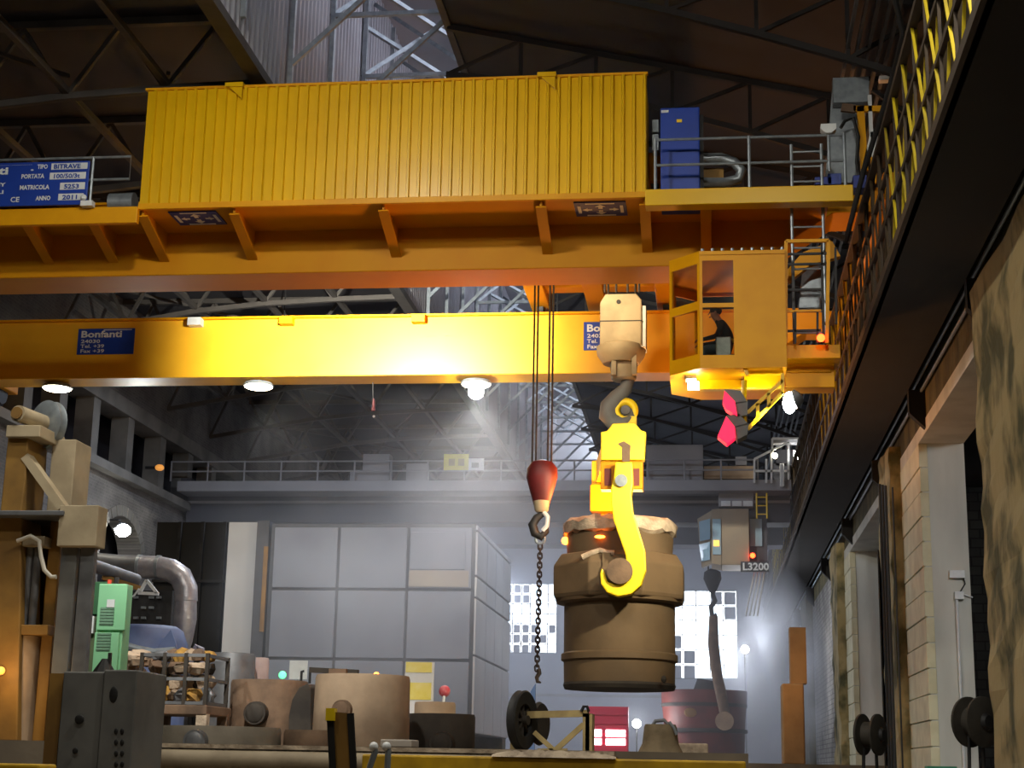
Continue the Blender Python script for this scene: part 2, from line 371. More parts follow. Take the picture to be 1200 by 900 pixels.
# ---- roof: low left roof, vertical corrugated fascia, glazed lantern, right roof
XF, XG = -8.75, -5.95
rf = struct(MB().box(XL-2, XF, YF, YB, 14.6, 14.8).build('ceiling', DARKROOF), 'dark roof with a glazed lantern along the hall')
def corrugated(y0, y1, x, z0, z1, pitch, amp, name, m, par):
    b = MB(); n = int((y1-y0)/pitch); pr = []
    for i in range(n):
        y = y0+i*pitch; pr += [(y, 0), (y+pitch*.35, 0), (y+pitch*.5, amp), (y+pitch*.85, amp)]
    for (y, a) in pr: b.v += [Vector((x+a, y, z0)), Vector((x+a, y, z1))]
    for i in range(len(pr)-1): b.f.append((2*i, 2*i+1, 2*i+3, 2*i+2))
    return b.build(name, m, par)
corrugated(10, YB, XF, 13.05, 20.0, .32, .07, 'corrugated_fascia', LSHEET, rf)
MB().box(XF-.15, XF, YF, YB, 13.0, 20).build('fascia_backing', DARKROOF, rf)
MB().box(XF-.2, XF+.12, YF, YB, 12.9, 13.1).build('edge_beam', TRUSS, rf)
MB().box(XF-.2, XG+.3, YF, YB, 20.0, 20.2).build('lantern_roof', LSHEET, rf)
MB().prism([(XG, YF, 16.7), (4.6, YF, 14.2), (4.6, YF, 14.4), (XG, YF, 16.9)], (0, YB-YF, 0)).build('sloped_roof', DARKROOF, rf)
MB().box(XG-.08, XG+.08, YF, YB, 16.6, 17.0).build('lantern_curb', TRUSS, rf)
bar0 = None
for i in range(40):
    y = 8+i*2.05
    if bar0 is None: bar0 = MB().box(XG-.04, XG+.04, y-.04, y+.04, 17.0, 20.0).build('glazing_bar', TRUSS, rf)
    else: dup(bar0, (0, i*2.05, 0))
gl0 = MB().box(XG-.008, XG+.008, 8.06, 10.0, 17.0, 20.0).build('lantern_pane', DIMGL, rf)
for i in range(1, 39): dup(gl0, (0, i*2.05, 0))
MB().box(XL-2, 10.4, YF, 8.0, 14.8, 20.2).build('roof_block', DARKROOF, rf)

# lantern frames: lit bracing between the fascia and the curb
lf = thing('lantern_frame', (XF, 20, 16.7), 'pale steel bracing frame inside the roof lantern', 'roof frame', 'bracing frames inside the lantern')
for a, b_ in (((XF+.1, 20, 16.8), (XG, 20, 16.8)), ((XF+.1, 20, 16.8), (XG, 21.6, 19.6)), ((XF+.1, 21.2, 19.4), (XG, 20, 17.0)), ((XF+.15, 20, 13.4), (XF+.15, 20, 19.8)),
              ((XF+.1, 20, 18.2), (XG, 22.6, 17.2)), ((XF+.15, 20, 14), (XG, 20.3, 16.8))):
    MB().beam(a, b_, .1, .1).build('brace', GALV, lf)
for i in range(1, 20): copy_tree(lf, (XF, 20+i*3.4, 16.7))

# roof trusses of the low left roof
def left_truss(y):
    t = thing('roof_truss', (XL, y, 12.2), 'sooty steel truss under the low dark roof beside the gallery', 'roof truss', 'trusses of the low roof')
    nn = 5; xs = [XL+(XF-XL)*i/nn for i in range(nn+1)]
    zb = [12.0, 12.35, 12.7, 12.9, 13.0, 13.05]
    for i in range(nn): MB().beam((xs[i], y, zb[i]), (xs[i+1], y, zb[i+1]), .14, .14).build('bottom_chord', TRUSS, t)
    MB().beam((XL, y, 14.5), (XF, y, 14.5), .16, .16).build('top_chord', TRUSS, t)
    for i in range(nn):
        MB().beam((xs[i], y, zb[i]), ((xs[i]+xs[i+1])/2, y, 14.45), .09, .09).build('brace', TRUSS, t)
        MB().beam((xs[i+1], y, zb[i+1]), ((xs[i]+xs[i+1])/2, y, 14.45), .09, .09).build('brace', TRUSS, t)
    return t
lt = left_truss(24.0)
for i in range(1, 13): copy_tree(lt, (XL, 24+i*5.0, 12.2))
for k, x in enumerate((-17.1, -15.0, -12.9, -10.8)):
    zz = (12.35, 12.7, 12.9, 13.0)[k]
    tag(MB().beam((x, 16, zz+.1), (x, YB, zz+.1), .13, .13).build('tie_beam', TRUSS), 'long steel tie running along the hall below the low dark roof', 'beam', 'ties along the low roof')
for i in range(13):
    y = 24+i*5.0; s = -1 if i % 2 else 1
    tag(MB().beam((-17.1 if s > 0 else -10.8, y, 13.35), (-12.9, y+5, 13.35), .08, .08).build('sway_brace', TRUSS), 'diagonal steel brace between the trusses of the low dark roof', 'brace', 'sway braces of the low roof')
# trusses of the right roof
def right_truss(y):
    t = thing('arched_roof_truss', (4.5, y, 11.6), 'steel truss darkened for shade spanning the right half of the roof', 'roof truss', 'trusses of the right roof')
    nn = 6; xs = [XG+(4.5-XG)*i/nn for i in range(nn+1)]
    zb = [15.4-2.9*(i/nn)**1.4 for i in range(nn+1)]; zt = [16.6-2.45*i/nn for i in range(nn+1)]
    for i in range(nn):
        MB().beam((xs[i], y, zb[i]), (xs[i+1], y, zb[i+1]), .13, .13).build('bottom_chord', RTRUSS, t)
        MB().beam((xs[i], y, zt[i]), (xs[i+1], y, zt[i+1]), .13, .13).build('top_chord', RTRUSS, t)
        MB().beam((xs[i], y, zb[i]), (xs[i+1], y, zt[i+1]), .08, .08).build('brace', RTRUSS, t)
        MB().beam((xs[i+1], y, zb[i+1]), (xs[i+1], y, zt[i+1]), .08, .08).build('post', RTRUSS, t)
    return t
rt = right_truss(24.0)
for i in range(1, 13): copy_tree(rt, (4.5, 24+i*5.0, 11.6))

# ---- back wall with two tall windows and a red stand-in unit
W1 = RC(590, 684, 652, 766, YB); W2 = RC(752, 692, 864, 796, YB); DR = RC(687, 826, 737, 885, YB)
zlo, zhi = min(W1[2], W2[2]), max(W1[3], W2[3])
wb = struct(MB().box(XL-2.3, W1[0], YB, YB+.4, -.3, 20.2).build('wall_back', PALE), 'pale end wall of the hall')
MB().box(W1[1], W2[0], YB, YB+.4, -.3, 20.2).build('wall_pier', PALE, wb)
MB().box(W2[1], 10.4, YB, YB+.4, -.3, 20.2).build('wall_pier', PALE, wb)
for Wn in (W1, W2):
    MB().box(Wn[0], Wn[1], YB, YB+.4, -.3, Wn[2]).build('wall_apron', PALE, wb)
    MB().box(Wn[0], Wn[1], YB, YB+.4, Wn[3], 20.2).build('wall_spandrel', PALE, wb)
MB().box(XL, XR, YB-.12, YB, 3.6, 3.75).build('wall_band', CONC, wb)
def big_window(name, Wn, nx, nz, blank, label):
    f = MB(); x0, x1, z0, z1 = Wn; dx, dz = (x1-x0)/nx, (z1-z0)/nz
    f.box(x0, x1, YB+.1, YB+.3, z0, z0+.08)
    wnd = struct(f.build(name, GREY), label)
    for i in range(nx+1): MB().box(x0+i*dx-.03, x0+i*dx+.03, YB+.12, YB+.26, z0, z1).build('mullion', GREY, wnd)
    for j in range(1, nz+1): MB().box(x0, x1, YB+.12, YB+.26, z0+j*dz-.025, z0+j*dz+.025).build('transom', GREY, wnd)
    for i in range(nx):
        for j in range(nz):
            MB().box(x0+i*dx+.06, x0+(i+1)*dx-.06, YB+.17, YB+.2, z0+j*dz+.05, z0+(j+1)*dz-.05).build('boarded_pane' if (i, j) in blank else 'pane', PALE if (i, j) in blank else GLASS, wnd)
    return wnd
big_window('window_1', W1, 6, 7, {(0, 0), (1, 0), (2, 0), (3, 0), (0, 1), (1, 1), (2, 1), (3, 1), (0, 2), (1, 2), (2, 2), (0, 5), (0, 6), (1, 6), (2, 6), (2, 5), (3, 2), (1, 5), (5, 2), (4, 1)}, 'bright tall factory window with broken panes')
big_window('window_2', W2, 7, 6, {(0, 5), (1, 5), (2, 5), (5, 5), (6, 5), (6, 4), (0, 4), (1, 0), (2, 0), (3, 0), (1, 1), (2, 1), (3, 1), (2, 2)}, 'bright stepped factory window')
dred = mat('red_unit_paint', (228, 34, 74), .5, 0, (205, 36, 62), .6, .5)
RY = 56.0; DR = RC(688, 828, 736, 885, RY)
x0, x1, z0, z1 = DR; z0 = 0
dr = thing('red_stand_in_unit', ((x0+x1)/2, RY, 0), 'red slatted unit standing in for a backlit red shape on the far floor', 'shutter')  # made-up unit in place of a backlit red shape
MB().box(x0, x1, RY, RY+.5, z0, z1).build('body', dred, dr)
for i in range(6): MB().box(x0+.02, x1-.02, RY-.06, RY, z0+(z1-z0)*i/6+.03, z0+(z1-z0)*(i+1)/6-.03).build('slat', dred, dr, bevel=.01)
pane = emit('pane_daylight_glow', (255, 255, 255), 4.0)  # pane glow stands in for daylight behind
for a, b_ in ((.06, .36), (.46, .94)):
    for c, e in ((.30, .42), (.45, .58)):
        MB().box(x0+(x1-x0)*a, x0+(x1-x0)*b_, RY-.09, RY-.06, z0+(z1-z0)*c, z0+(z1-z0)*e).build('pane', pane, dr, bevel=.02)

# ---- high bay lamps
hb0 = None
for (x, y, z) in HIGHBAY+FARBAY:
    far = y > 40
    t = thing('high_bay_lamp', (x, y, z), 'bell shaped high bay lamp hanging from the roof', 'lamp', 'high bay lamps')
    MB().lathe([(.06, .5), (.14, .45), (.16, .15), (.42, -.35), (.40, -.35), (.13, .1)], (x, y, z), 20).build('shade', GALV, t, True)
    MB().cyl((x, y, z+.45), (x, y, 14.6 if x < XF else (20.0 if x < XG else 16.7-(x-XG)*.237)), .02, n=6).build('suspension_rod', DGREY, t)

# ---- right crane runway: plate girder, lattice side, rail, hangers
RX, RB, RT = 2.95, 7.75, 10.25
ry = thing('crane_runway', (RX, 5, RB), 'dark crane runway beam with worn yellow lattice side', 'runway beam')
RUNP = mat('runway_brown_paint', (66, 52, 36), .75, .1, (40, 32, 26), 1.2, .7, 0, stretch=(1, .15, 3))
YLAT = mat('lattice_worn_yellow', (196, 172, 20), .6, 0, (110, 92, 30), .6, .8, 0)
RDK = mat('runway_soffit_dark', (30, 26, 24), .9, 0, (22, 20, 18), 1, .6)  # near-black base for soffit, walkway plate and corbels
MB().box(RX+.02, 4.25, 5, YB, RB, RB+.18).build('soffit_plate', RDK, ry)
MB().box(RX+.25, RX+.33, 5, YB, RB+.18, RT-.7).build('web_plate', RUNP, ry)
MB().box(RX+.33, 4.25, 5, YB, RB+1.3, RB+1.4).build('walkway_plate', RDK, ry)
MB().box(RX-.05, RX+.1, 5, YB, RB, RB+.16).build('bottom_rail', RUNP, ry)
MB().box(RX-.05, RX+.07, 5, YB, RT-.1, RT).build('top_rail', RUNP, ry)
MB().box(RX-.02, RX+.05, 5, YB, RB+.85, RB+.93).build('middle_rail', RUNP, ry)
MB().box(RX-.02, RX+.05, 5, YB, RB+1.6, RB+1.68).build('middle_rail', RUNP, ry)
MB().box(3.55, 3.63, 5, YB, RB+1.4, 9.93).build('crane_rail', DGREY, ry)
YBR = mat('lattice_brown', (74, 58, 36), .75, .1, (46, 36, 26), 1.5, .7)
lat = None
NL = 62
for i in range(NL):
    y = 13+i*1.22
    if lat is None:
        lat = (MB().beam((RX, y, RB+.1), (RX, y+1.22, RT-.05), .026, .04, (1, 0, 0)).build('diagonal', YLAT, ry),
               MB().beam((RX+.06, y+1.22, RB+.1), (RX+.06, y, RT-.05), .026, .04, (1, 0, 0)).build('diagonal', YBR, ry),
               MB().beam((RX+.01, y, RB+.1), (RX+.01, y, RT-.05), .04, .04).build('post', RUNP, ry),
               MB().beam((RX, y, RB+.1), (RX, y+1.22, RT-.05), .026, .04, (1, 0, 0)).build('diagonal', YBR, ry),
               MB().beam((RX+.06, y+1.22, RB+.1), (RX+.06, y, RT-.05), .026, .04, (1, 0, 0)).build('diagonal', YLAT, ry))
    else:
        yel = 15.5 < y < 25 or 32 < y < 42 or 58 < y < 75
        for o in ([lat[0], lat[4], lat[2]] if yel else [lat[3], lat[1], lat[2]]): dup(o, (0, i*1.22, 0))
for i, y in enumerate((18, 26, 34, 42, 52, 62, 72, 82)):
    MB().prism([(4.25, y-.12, RB), (4.25, y-.12, RB-.5), (4.6, y-.12, 6.9), (4.6, y-.12, RB)], (0, .24, 0)).build('corbel', RDK, ry)
# conduits under the runway, along the wall
for k, (px_, py_) in enumerate(((1100, 400), (1112, 400))):
    p = PX(px_, py_, 4.42+k*.1)
    tag(MB().tube([(p.x, 8, p.z), (p.x, YB, p.z)], .035, 8).build('conduit', GALV), ('pale conduit nearest the runway beam, clipped along the wall', 'pale conduit nearest the stone wall, under the runway beam')[k], 'conduit', 'conduits under the runway')
# conductor bars above the runway
for k, px_ in enumerate((1004, 1016, 1030, 1044, 1056)):
    r_ = ray(px_, 0); Z = 13.4; X = (Z-CZ)*r_.x/r_.z
    tag(MB().beam((X, 12, Z), (X, YB, Z), .06, .1).build('conductor_bar', GREY), 'long grey conductor bar running above the crane runway', 'conductor bar', 'conductor bars over the runway')
hg0 = None
for i in range(9):
    y = 14+i*8.5
    h = thing('conductor_hanger', (4.6, y, 12.0), 'dark wall bracket holding the conductor bars over the runway', 'bracket', 'conductor brackets')
    MB().box(2.9, 4.6, y-.05, y+.05, 13.55, 13.65).build('arm', DGREY, h)
    MB().beam((4.6, y, 12.4), (3.2, y, 13.55), .08, .08).build('strut', DGREY, h)

# ================================================================ NEAR OVERHEAD CRANE
D0, D1, WG1, D2, WG2, ZB, ZT, ZD = 28.3, 29.78, 1.15, 38.38, .92, 9.3, 10.82, 10.19
crane = thing('overhead_crane', (-8, 34, ZB), 'yellow double girder overhead crane with ribbed housing and operator cab', 'overhead crane')
def holed(o, xd, zd, nd, W, H, holes, th):
    """a plate with rectangular holes as one mesh"""
    o, xd, zd, nd = Vector(o), Vector(xd).normalized(), Vector(zd).normalized(), Vector(nd).normalized()
    xs = sorted({0, W}|{h[0] for h in holes}|{h[1] for h in holes}); zs_ = sorted({0, H}|{h[2] for h in holes}|{h[3] for h in holes}); b = MB()
    for i in range(len(xs)-1):
        for j in range(len(zs_)-1):
            cx, cz = (xs[i]+xs[i+1])/2, (zs_[j]+zs_[j+1])/2
            if any(h[0] < cx < h[1] and h[2] < cz < h[3] for h in holes): continue
            q = [o+xd*a+zd*c for a, c in ((xs[i], zs_[j]), (xs[i+1], zs_[j]), (xs[i+1], zs_[j+1]), (xs[i], zs_[j+1]))]
            b.prism(q, nd*th)
    return b
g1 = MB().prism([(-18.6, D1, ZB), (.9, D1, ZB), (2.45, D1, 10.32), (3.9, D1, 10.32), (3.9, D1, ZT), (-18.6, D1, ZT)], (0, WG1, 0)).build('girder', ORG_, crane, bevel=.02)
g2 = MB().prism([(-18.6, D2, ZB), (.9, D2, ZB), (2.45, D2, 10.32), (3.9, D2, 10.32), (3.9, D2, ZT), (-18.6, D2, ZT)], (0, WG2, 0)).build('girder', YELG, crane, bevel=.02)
MB().box(-18.6, 2.4, D2-.1, D2+WG2+.1, ZT, ZT+.05).build('top_flange', YEL, g2)
MB().box(-18.6, 2.4, D1-.05, D1+WG1+.1, ZT, ZT+.05).build('top_flange', YEL, g1)
for k, (xa, ya_) in enumerate(((338, 376), (492, 374), (231, 381))):
    X = P(xa, ya_, D2).x
    MB().box(X-.17, X+.17, D2-.28, D2, ZT-.2, ZT+.0).build('bracket', YEL if k < 2 else WHITE, g2)
# end carriages and wheels
for X, zc, nm in ((3.6, 10.3, 1), (-18.85, 9.3, 0)):
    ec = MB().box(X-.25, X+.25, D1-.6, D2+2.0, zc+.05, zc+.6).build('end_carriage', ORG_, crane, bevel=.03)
    for y in (D1-.1, D1+1.4, D2-.4, D2+1.4): MB().cyl((X-.09, y, zc), (X+.09, y, zc), .33, n=20).build('wheel', DGREY, ec, True)
# service deck with fascia plates and gussets
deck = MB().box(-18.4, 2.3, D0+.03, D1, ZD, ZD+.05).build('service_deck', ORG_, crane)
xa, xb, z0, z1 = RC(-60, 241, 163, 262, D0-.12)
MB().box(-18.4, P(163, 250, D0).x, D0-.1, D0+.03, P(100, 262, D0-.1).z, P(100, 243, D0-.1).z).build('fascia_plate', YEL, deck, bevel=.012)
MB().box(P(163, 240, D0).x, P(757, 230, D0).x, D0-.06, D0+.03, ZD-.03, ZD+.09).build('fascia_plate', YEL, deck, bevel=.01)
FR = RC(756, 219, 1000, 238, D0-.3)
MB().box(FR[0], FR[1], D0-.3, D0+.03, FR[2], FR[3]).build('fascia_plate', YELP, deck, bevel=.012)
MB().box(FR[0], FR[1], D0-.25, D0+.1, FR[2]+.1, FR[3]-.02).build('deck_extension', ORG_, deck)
for k, px_ in enumerate((-55, 25, 103, 165, 272, 447, 632, 754, 826)):
    X = P(px_, 245, D0).x
    MB().prism([(X, D0+.08, ZD), (X, D0+.08, ZD-.1), (X, D1, 9.62), (X, D1, ZD)], (.04, 0, 0)).build('gusset', ORG_, deck)
    MB().beam((X+.02, D0+.08, ZD-.12), (X+.02, D1, 9.6), .2, .035).build('gusset_flange', ORG_, deck)
# ribbed machinery housing: separate cladding sheets
HX0, HX1 = P(166, 200, D0).x, P(758, 200, D0).x
HZ0, HZ1 = ZD+.09, P(460, 97, D0).z
hs = MB().box(HX0+.02, HX1-.02, D0+.08, D0+1.45, HZ0, HZ1-.02).build('machinery_housing', YELP, crane)
NS = 8; rib = .0
for s_ in range(NS):
    b = MB(); x0 = HX0+(HX1-HX0)*s_/NS; x1 = HX0+(HX1-HX0)*(s_+1)/NS; nr = 6; p_ = (x1-x0)/nr; pts = []
    off = .012*(s_ % 2)
    for i in range(nr):
        x = x0+i*p_; pts += [(x, .0), (x+p_*.62, .0), (x+p_*.70, -.06), (x+p_*.90, -.06), (x+p_*.98, 0)]
    pts.append((x1, 0))
    for x, yy in pts: b.v += [Vector((x, D0+.03+yy-off, HZ0)), Vector((x, D0+.03+yy-off, HZ1))]
    n = len(pts)
    b.v += [Vector((x, D0+.09, z)) for x in (x0, x1) for z in (HZ0, HZ1)]
    for i in range(n-1): b.f.append((2*i, 2*i+2, 2*i+3, 2*i+1))
    b.build('cladding_sheet', YELP, hs)
for px_ in (276, 641):
    X = P(px_, 105, D0).x
    MB().box(X-.18, X+.18, D0-.12, D0+.1, HZ1-.02, HZ1+.07).build('lifting_lug', YELP, hs)
    MB().prism([(X-.1, D0-.08, HZ1-.02), (X+.16, D0-.08, HZ1-.02), (X+.16, D0-.08, HZ1-.26)], (0, .06, 0)).build('lifting_lug', YELP, hs)
MB().box(HX0-.04, HX1+.02, D0-.02, D0+.06, HZ1, HZ1+.05).build('roof_trim', YEL, hs)
# blue rating plate on the left handrail
sx0, sx1 = P(-95, 215, D0-.15).x, P(104, 212, D0-.15).x
sz0, sz1 = P(60, 241, D0-.15).z, P(60, 190, D0-.15).z
Y_ = D0-.18
sg = MB().box(sx0, sx1, Y_, Y_+.05, sz0, sz1).build('rating_sign', BLUE, crane, bevel=.01)
def U(px_, py_): return Vector((P(px_, py_, Y_).x, Y_, P(px_, py_, Y_).z))
def lett(s, px_, py_, hpx, wpx, m=WHITE, par=sg, bold=.035):
    a = U(px_, py_); lettering('lettering', s, a+Vector((0, -.004, 0)), hpx*1.38*D0/F, m, par, bold=bold, wid=wpx*D0/F)
def chip(x0, y0, x1, y1, par=sg):
    a, b_ = U(x0, y1), U(x1, y0); MB().box(a.x, b_.x, Y_-.006, Y_, a.z, b_.z).build('text_field', WHITE, par)
chip(60, 190.5, 103, 199); chip(58, 201.5, 101, 210.5); chip(70, 213.5, 100, 222.5); chip(68, 226.5, 98, 235)
lett('TIPO', 44, 198, 6, 14); lett('PORTATA', 25, 209.5, 6, 31); lett('MATRICOLA', 23, 222.5, 6, 40); lett('ANNO', 42, 235, 6, 20)
for t, x, y, wd in (('BITRAVE', 63, 198, 36), ('100/50/3t', 62, 209.3, 35), ('5253', 75, 221.3, 20), ('2011', 73, 234, 20)):
    lettering('lettering', t, U(x, y)+Vector((0, -.012, 0)), 6*1.38*D0/F, BLUE, sg, bold=.03, wid=wd*D0/F)
lett('Bonfanti', -58, 206, 10, 78); lett('CE', 12, 237, 7, 12, bold=.02); lett('.', 36, 200, 8, 4)
chip(-50, 193, 38, 195.5)
lett('ONY', -14, 219, 5, 24); lett('ALI', -10, 227.5, 5, 17)
# arrow signs under the deck
def arrow_sign(px0, py0, px1, py1):
    a, b_ = PZ(px0, py0, ZD), PZ(px1, py1, ZD); y0, y1 = D0+.18, D0+.95
    x0, x1 = a.x, b_.x
    s_ = MB().box(x0, x1, y0, y1, ZD-.025, ZD-.003).build('arrow_sign', DKBLUE, crane)
    cx, cy, u = (x0+x1)/2, (y0+y1)/2, (x1-x0)
    def arr(c, d_, n_=(0, 0)):
        c = Vector((c[0], c[1], ZD-.031)); d_ = Vector((d_[0], d_[1], 0)); q = Vector((-d_.y, d_.x, 0))
        MB().prism([c-d_*.5-q*.2, c-q*.2, c-q*.5, c+d_*.6, c+q*.5, c+q*.2, c-d_*.5+q*.2], (0, 0, .006)).build('arrow', WHITE, s_)
    arr((cx-u*.25, cy), (-.17*u, 0)); arr((cx+u*.25, cy), (.17*u, 0)); arr((cx, cy-.15), (0, -.2)); arr((cx, cy+.15), (0, .2))
    for (p, q, r_, s2) in ((cx-u*.28, cx+u*.28, y0+.04, y0+.09), (cx-u*.28, cx+u*.28, y1-.09, y1-.04)):
        MB().box(p, q, r_, s2, ZD-.031, ZD-.025).build('text_strip', WHITE, s_)
    for xx in (x0+.06, x1-.12): MB().box(xx, xx+.06, cy-.2, cy+.2, ZD-.031, ZD-.025).build('text_strip', WHITE, s_)
arrow_sign(207, 258, 263, 258); arrow_sign(673, 241, 734, 241)
# maker's plates on the far girder
def maker_sign(x0, y0, x1, y1):
    Y = D2-.03; a, b_, z0, z1 = RC(x0, y0, x1, y1, Y)
    s_ = MB().box(a, b_, Y, Y+.03, z0, z1).build('maker_sign', BLUE, crane); W, H = b_-a, z1-z0
    lettering('lettering', 'Bonfanti', (a+.05*W, Y-.004, z0+.66*H), H*.36, WHITE, s_, bold=.03, wid=.72*W)
    MB().box(a+.45*W, b_-.05*W, Y-.006, Y, z0+.93*H, z0+.96*H).build('rule_line', WHITE, s_)
    for k, t in enumerate(('24030', 'Tel. +39', 'Fax +39')):
        lettering('lettering', t, (a+.06*W, Y-.004, z0+(.44-.19*k)*H), H*.19, WHITE, s_, bold=.02, wid=W*(.34 if k == 0 else .42))
maker_sign(91, 385, 157, 415); maker_sign(684, 377, 750, 410)
# handrails
def handrail(par, pts_x, Y, zb, hgt, m=GALV, r=.028, mid=True, nm='handrail'):
    hr = MB().tube([(pts_x[0], Y, zb+hgt), (pts_x[-1], Y, zb+hgt)], r, 8).build(nm, m, par)
    if mid: MB().tube([(pts_x[0], Y, zb+hgt*.5), (pts_x[-1], Y, zb+hgt*.5)], r, 8).build('mid_rail', m, hr)
    for x in pts_x: MB().tube([(x, Y, zb), (x, Y, zb+hgt+r)], r*1.1, 8).build('post', m, hr)
    return hr
RZ = FR[3]
hx = [P(x, 190, D0-.2).x for x in (768, 878, 990)]
handrail(crane, hx, D0-.2, RZ, P(880, 161, D0-.2).z-RZ)
X = P(971, 165, D0-.2).x
bc = MB().tube([(X, D0-.2, RZ+.3), (X, D0-.2, RZ+1.05)], .03, 8).build('beacon_post', GALV, crane)
MB().prism([(X-.14, D0-.3, RZ+1.2), (X+.14, D0-.3, RZ+1.2), (X+.14, D0-.3, RZ+1.1), (X+.05, D0-.3, RZ+1.02), (X-.05, D0-.3, RZ+1.02), (X-.14, D0-.3, RZ+1.1)], (0, .2, 0)).build('beacon', WHITE, bc)
hx = [P(x, 200, D0-.1).x for x in (108, 152)]
lr_ = MB().tube([(P(-60, 200, D0).x, D0-.08, P(130, 186, D0).z), (hx[1], D0-.08, P(130, 186, D0).z), (hx[1], D0-.08, P(130, 212, D0).z), (P(-60, 200, D0).x, D0-.08, P(130, 212, D0).z)], .028, 8).build('handrail', GALV, crane)
MB().tube([(hx[0], D0-.08, P(105, 243, D0).z), (hx[0], D0-.08, P(108, 186, D0).z)], .03, 8).build('post', GALV, lr_)
MB().box(hx[0]-.12, hx[0]+.12, D0-.25, D0-.11, P(104, 246, D0).z, P(104, 240, D0).z).build('floodlight_bracket', WHITE, lr_)
MB().sphere((P(103, 236, D0).x, D0-.22, P(103, 236, D0).z), .06).build('floodlight', WHITE, lr_, True)
xm = P(144, 235, D0+.5)
MB().cyl((xm.x-.25, D0+.5, xm.z-.05), (xm.x+.25, D0+.5, xm.z-.05), .2, n=16).build('drive_motor', GALV, crane, True)
# blue electrical cabinet, duct and parts on the right deck
x0, x1, z0, z1 = RC(774, 127, 820, 217, D0+.3)
cb = MB().box(x0, x1, D0+.25, D0+1.0, RZ-.05, z1).build('electrical_cabinet', BLUE, crane, bevel=.02)
MB().box(x0+.08, x1-.05, D0+.235, D0+.25, RZ, z1-.08).build('cabinet_door', BLUE, cb)
a = P(796, 141, D0+.2); MB().box(a.x-.05, a.x+.05, D0+.22, D0+.236, a.z-.03, a.z+.03).build('warning_label', LEMON, cb)
a = P(779, 130, D0+.2); MB().box(a.x-.07, a.x+.07, D0+.22, D0+.236, a.z-.025, a.z+.025).build('maker_label', WHITE, cb)
MB().box(x1, x1+.07, D0+.35, D0+.9, RZ, z1-.12).build('cable_tray', DGREY, cb)
for zz in ((140, 155), (157, 176)):
    q = RC(764, zz[0], 772, zz[1], D0+.3); MB().box(q[0], q[1], D0+.3, D0+.6, q[2], q[3]).build('junction_box', GALV, crane, bevel=.01)
pts = [P(x, y, D0+.55) for x, y in ((821, 186), (845, 185), (860, 190), (869, 200), (865, 210), (850, 214), (822, 214))]
MB().tube(pts, .1, 10).build('cable_duct', GALV, crane, True)
a = RC(823, 197, 848, 212, D0+.8); MB().box(a[0], a[1], D0+.8, D0+1.1, a[2], a[3]).build('motor_box', OCHRE, crane)
for q, m in (((955, 207, 975, 216), DKBLUE), ((970, 203, 986, 216), BLUE), ((1000, 205, 1016, 220), DKBLUE)):
    a = RC(*q, D0+.2); MB().box(a[0], a[1], D0+.2, D0+.6, a[2], a[3]).build('limit_switch_box', m, crane, bevel=.01)
# ladder from deck to cab platform
def ladder(par, xl, xr, Y, z0, z1, n, m=GALV, nm='ladder'):
    lo = MB().tube([(xl, Y, z0), (xl, Y, z1)], .03, 8).build(nm, m, par)
    MB().tube([(xr, Y, z0), (xr, Y, z1)], .03, 8).build('rail', m, lo)
    for i in range(n):
        z = z0+(z1-z0)*(i+.5)/n; MB().tube([(xl, Y, z), (xr, Y, z)], .02, 6).build('rung', m, lo)
    return lo
ladder(crane, P(927, 200, D0+.1).x, P(962, 200, D0+.1).x, D0-.12, RZ, P(945, 172, D0).z, 3)
ladder(crane, P(929, 300, D0+.1).x, P(966, 300, D0+.1).x, D0+.15, P(945, 402, D0+.1).z, ZD, 7)
# current collector tower at the right end
q = [P(x, y, D0+1.6) for x, y in ((967, 214), (1003, 214), (1019, 95), (976, 95))]
tw = MB().prism(q, (0, .12, 0)).build('collector_panel', GALV, crane)
q = RC(976, 93, 1018, 122, D0+1.4); MB().box(q[0], q[1], D0+1.3, D0+1.55, q[2], q[3]).build('collector_box', GALV, tw)
for a, b_, ww, m in (((1008, 125), (1013, 200), .14, YEL), ((1000, 128), (1034, 128), .12, YEL), ((1019, 112), (1021, 160), .07, WHITE), ((1021, 160), (1010, 205), .07, WHITE), ((1024, 155), (1026, 185), .14, WHITE), ((1024, 185), (1023, 215), .12, YEL), ((986, 126), (1003, 128), .16, RUST)):
    MB().beam(P(*a, D0+1.2), P(*b_, D0+1.2), ww, .08, (0, 1, 0)).build('collector_arm', m, tw)
MB().tube([P(x, y, D0+1.1) for x, y in ((985, 150), (990, 142), (1000, 138), (1006, 160), (1004, 190), (1008, 212))], .035, 8).build('hanging_cable', BLACK, tw, True)
# ---- operator cab
CY = 28.0
cz0, cz1 = P(870, 427, CY).z, P(870, 297, CY).z
cx0, cx1 = P(820, 370, CY).x, P(921, 370, CY).x
bx_, by_ = -.68, 28.55
H = cz1-cz0
def zc(py): return P(840, py, CY).z-cz0
ww = P(860, 370, CY).x-cx0
holes = [(.05, ww, zc(416), zc(360)), (.05, ww, zc(355), zc(305))]
cab = holed((cx0, CY, cz0), (1, 0, 0), (0, 0, 1), (0, 1, 0), cx1-cx0, H, holes, .06).build('cab', YEL, crane)
cd = Vector((bx_-cx0, by_-CY, 0)); cl = cd.length; cdn = cd.normalized(); nrm = Vector((cdn.y, -cdn.x, 0))
if nrm.y < 0: nrm = -nrm
h2 = [(.06, cl-.06, zc(414), zc(362)), (.06, cl-.06, zc(352), zc(308))]
holed((cx0, CY, cz0), cdn, (0, 0, 1), nrm, cl, H, h2, .05).build('window_frame', YEL, cab)
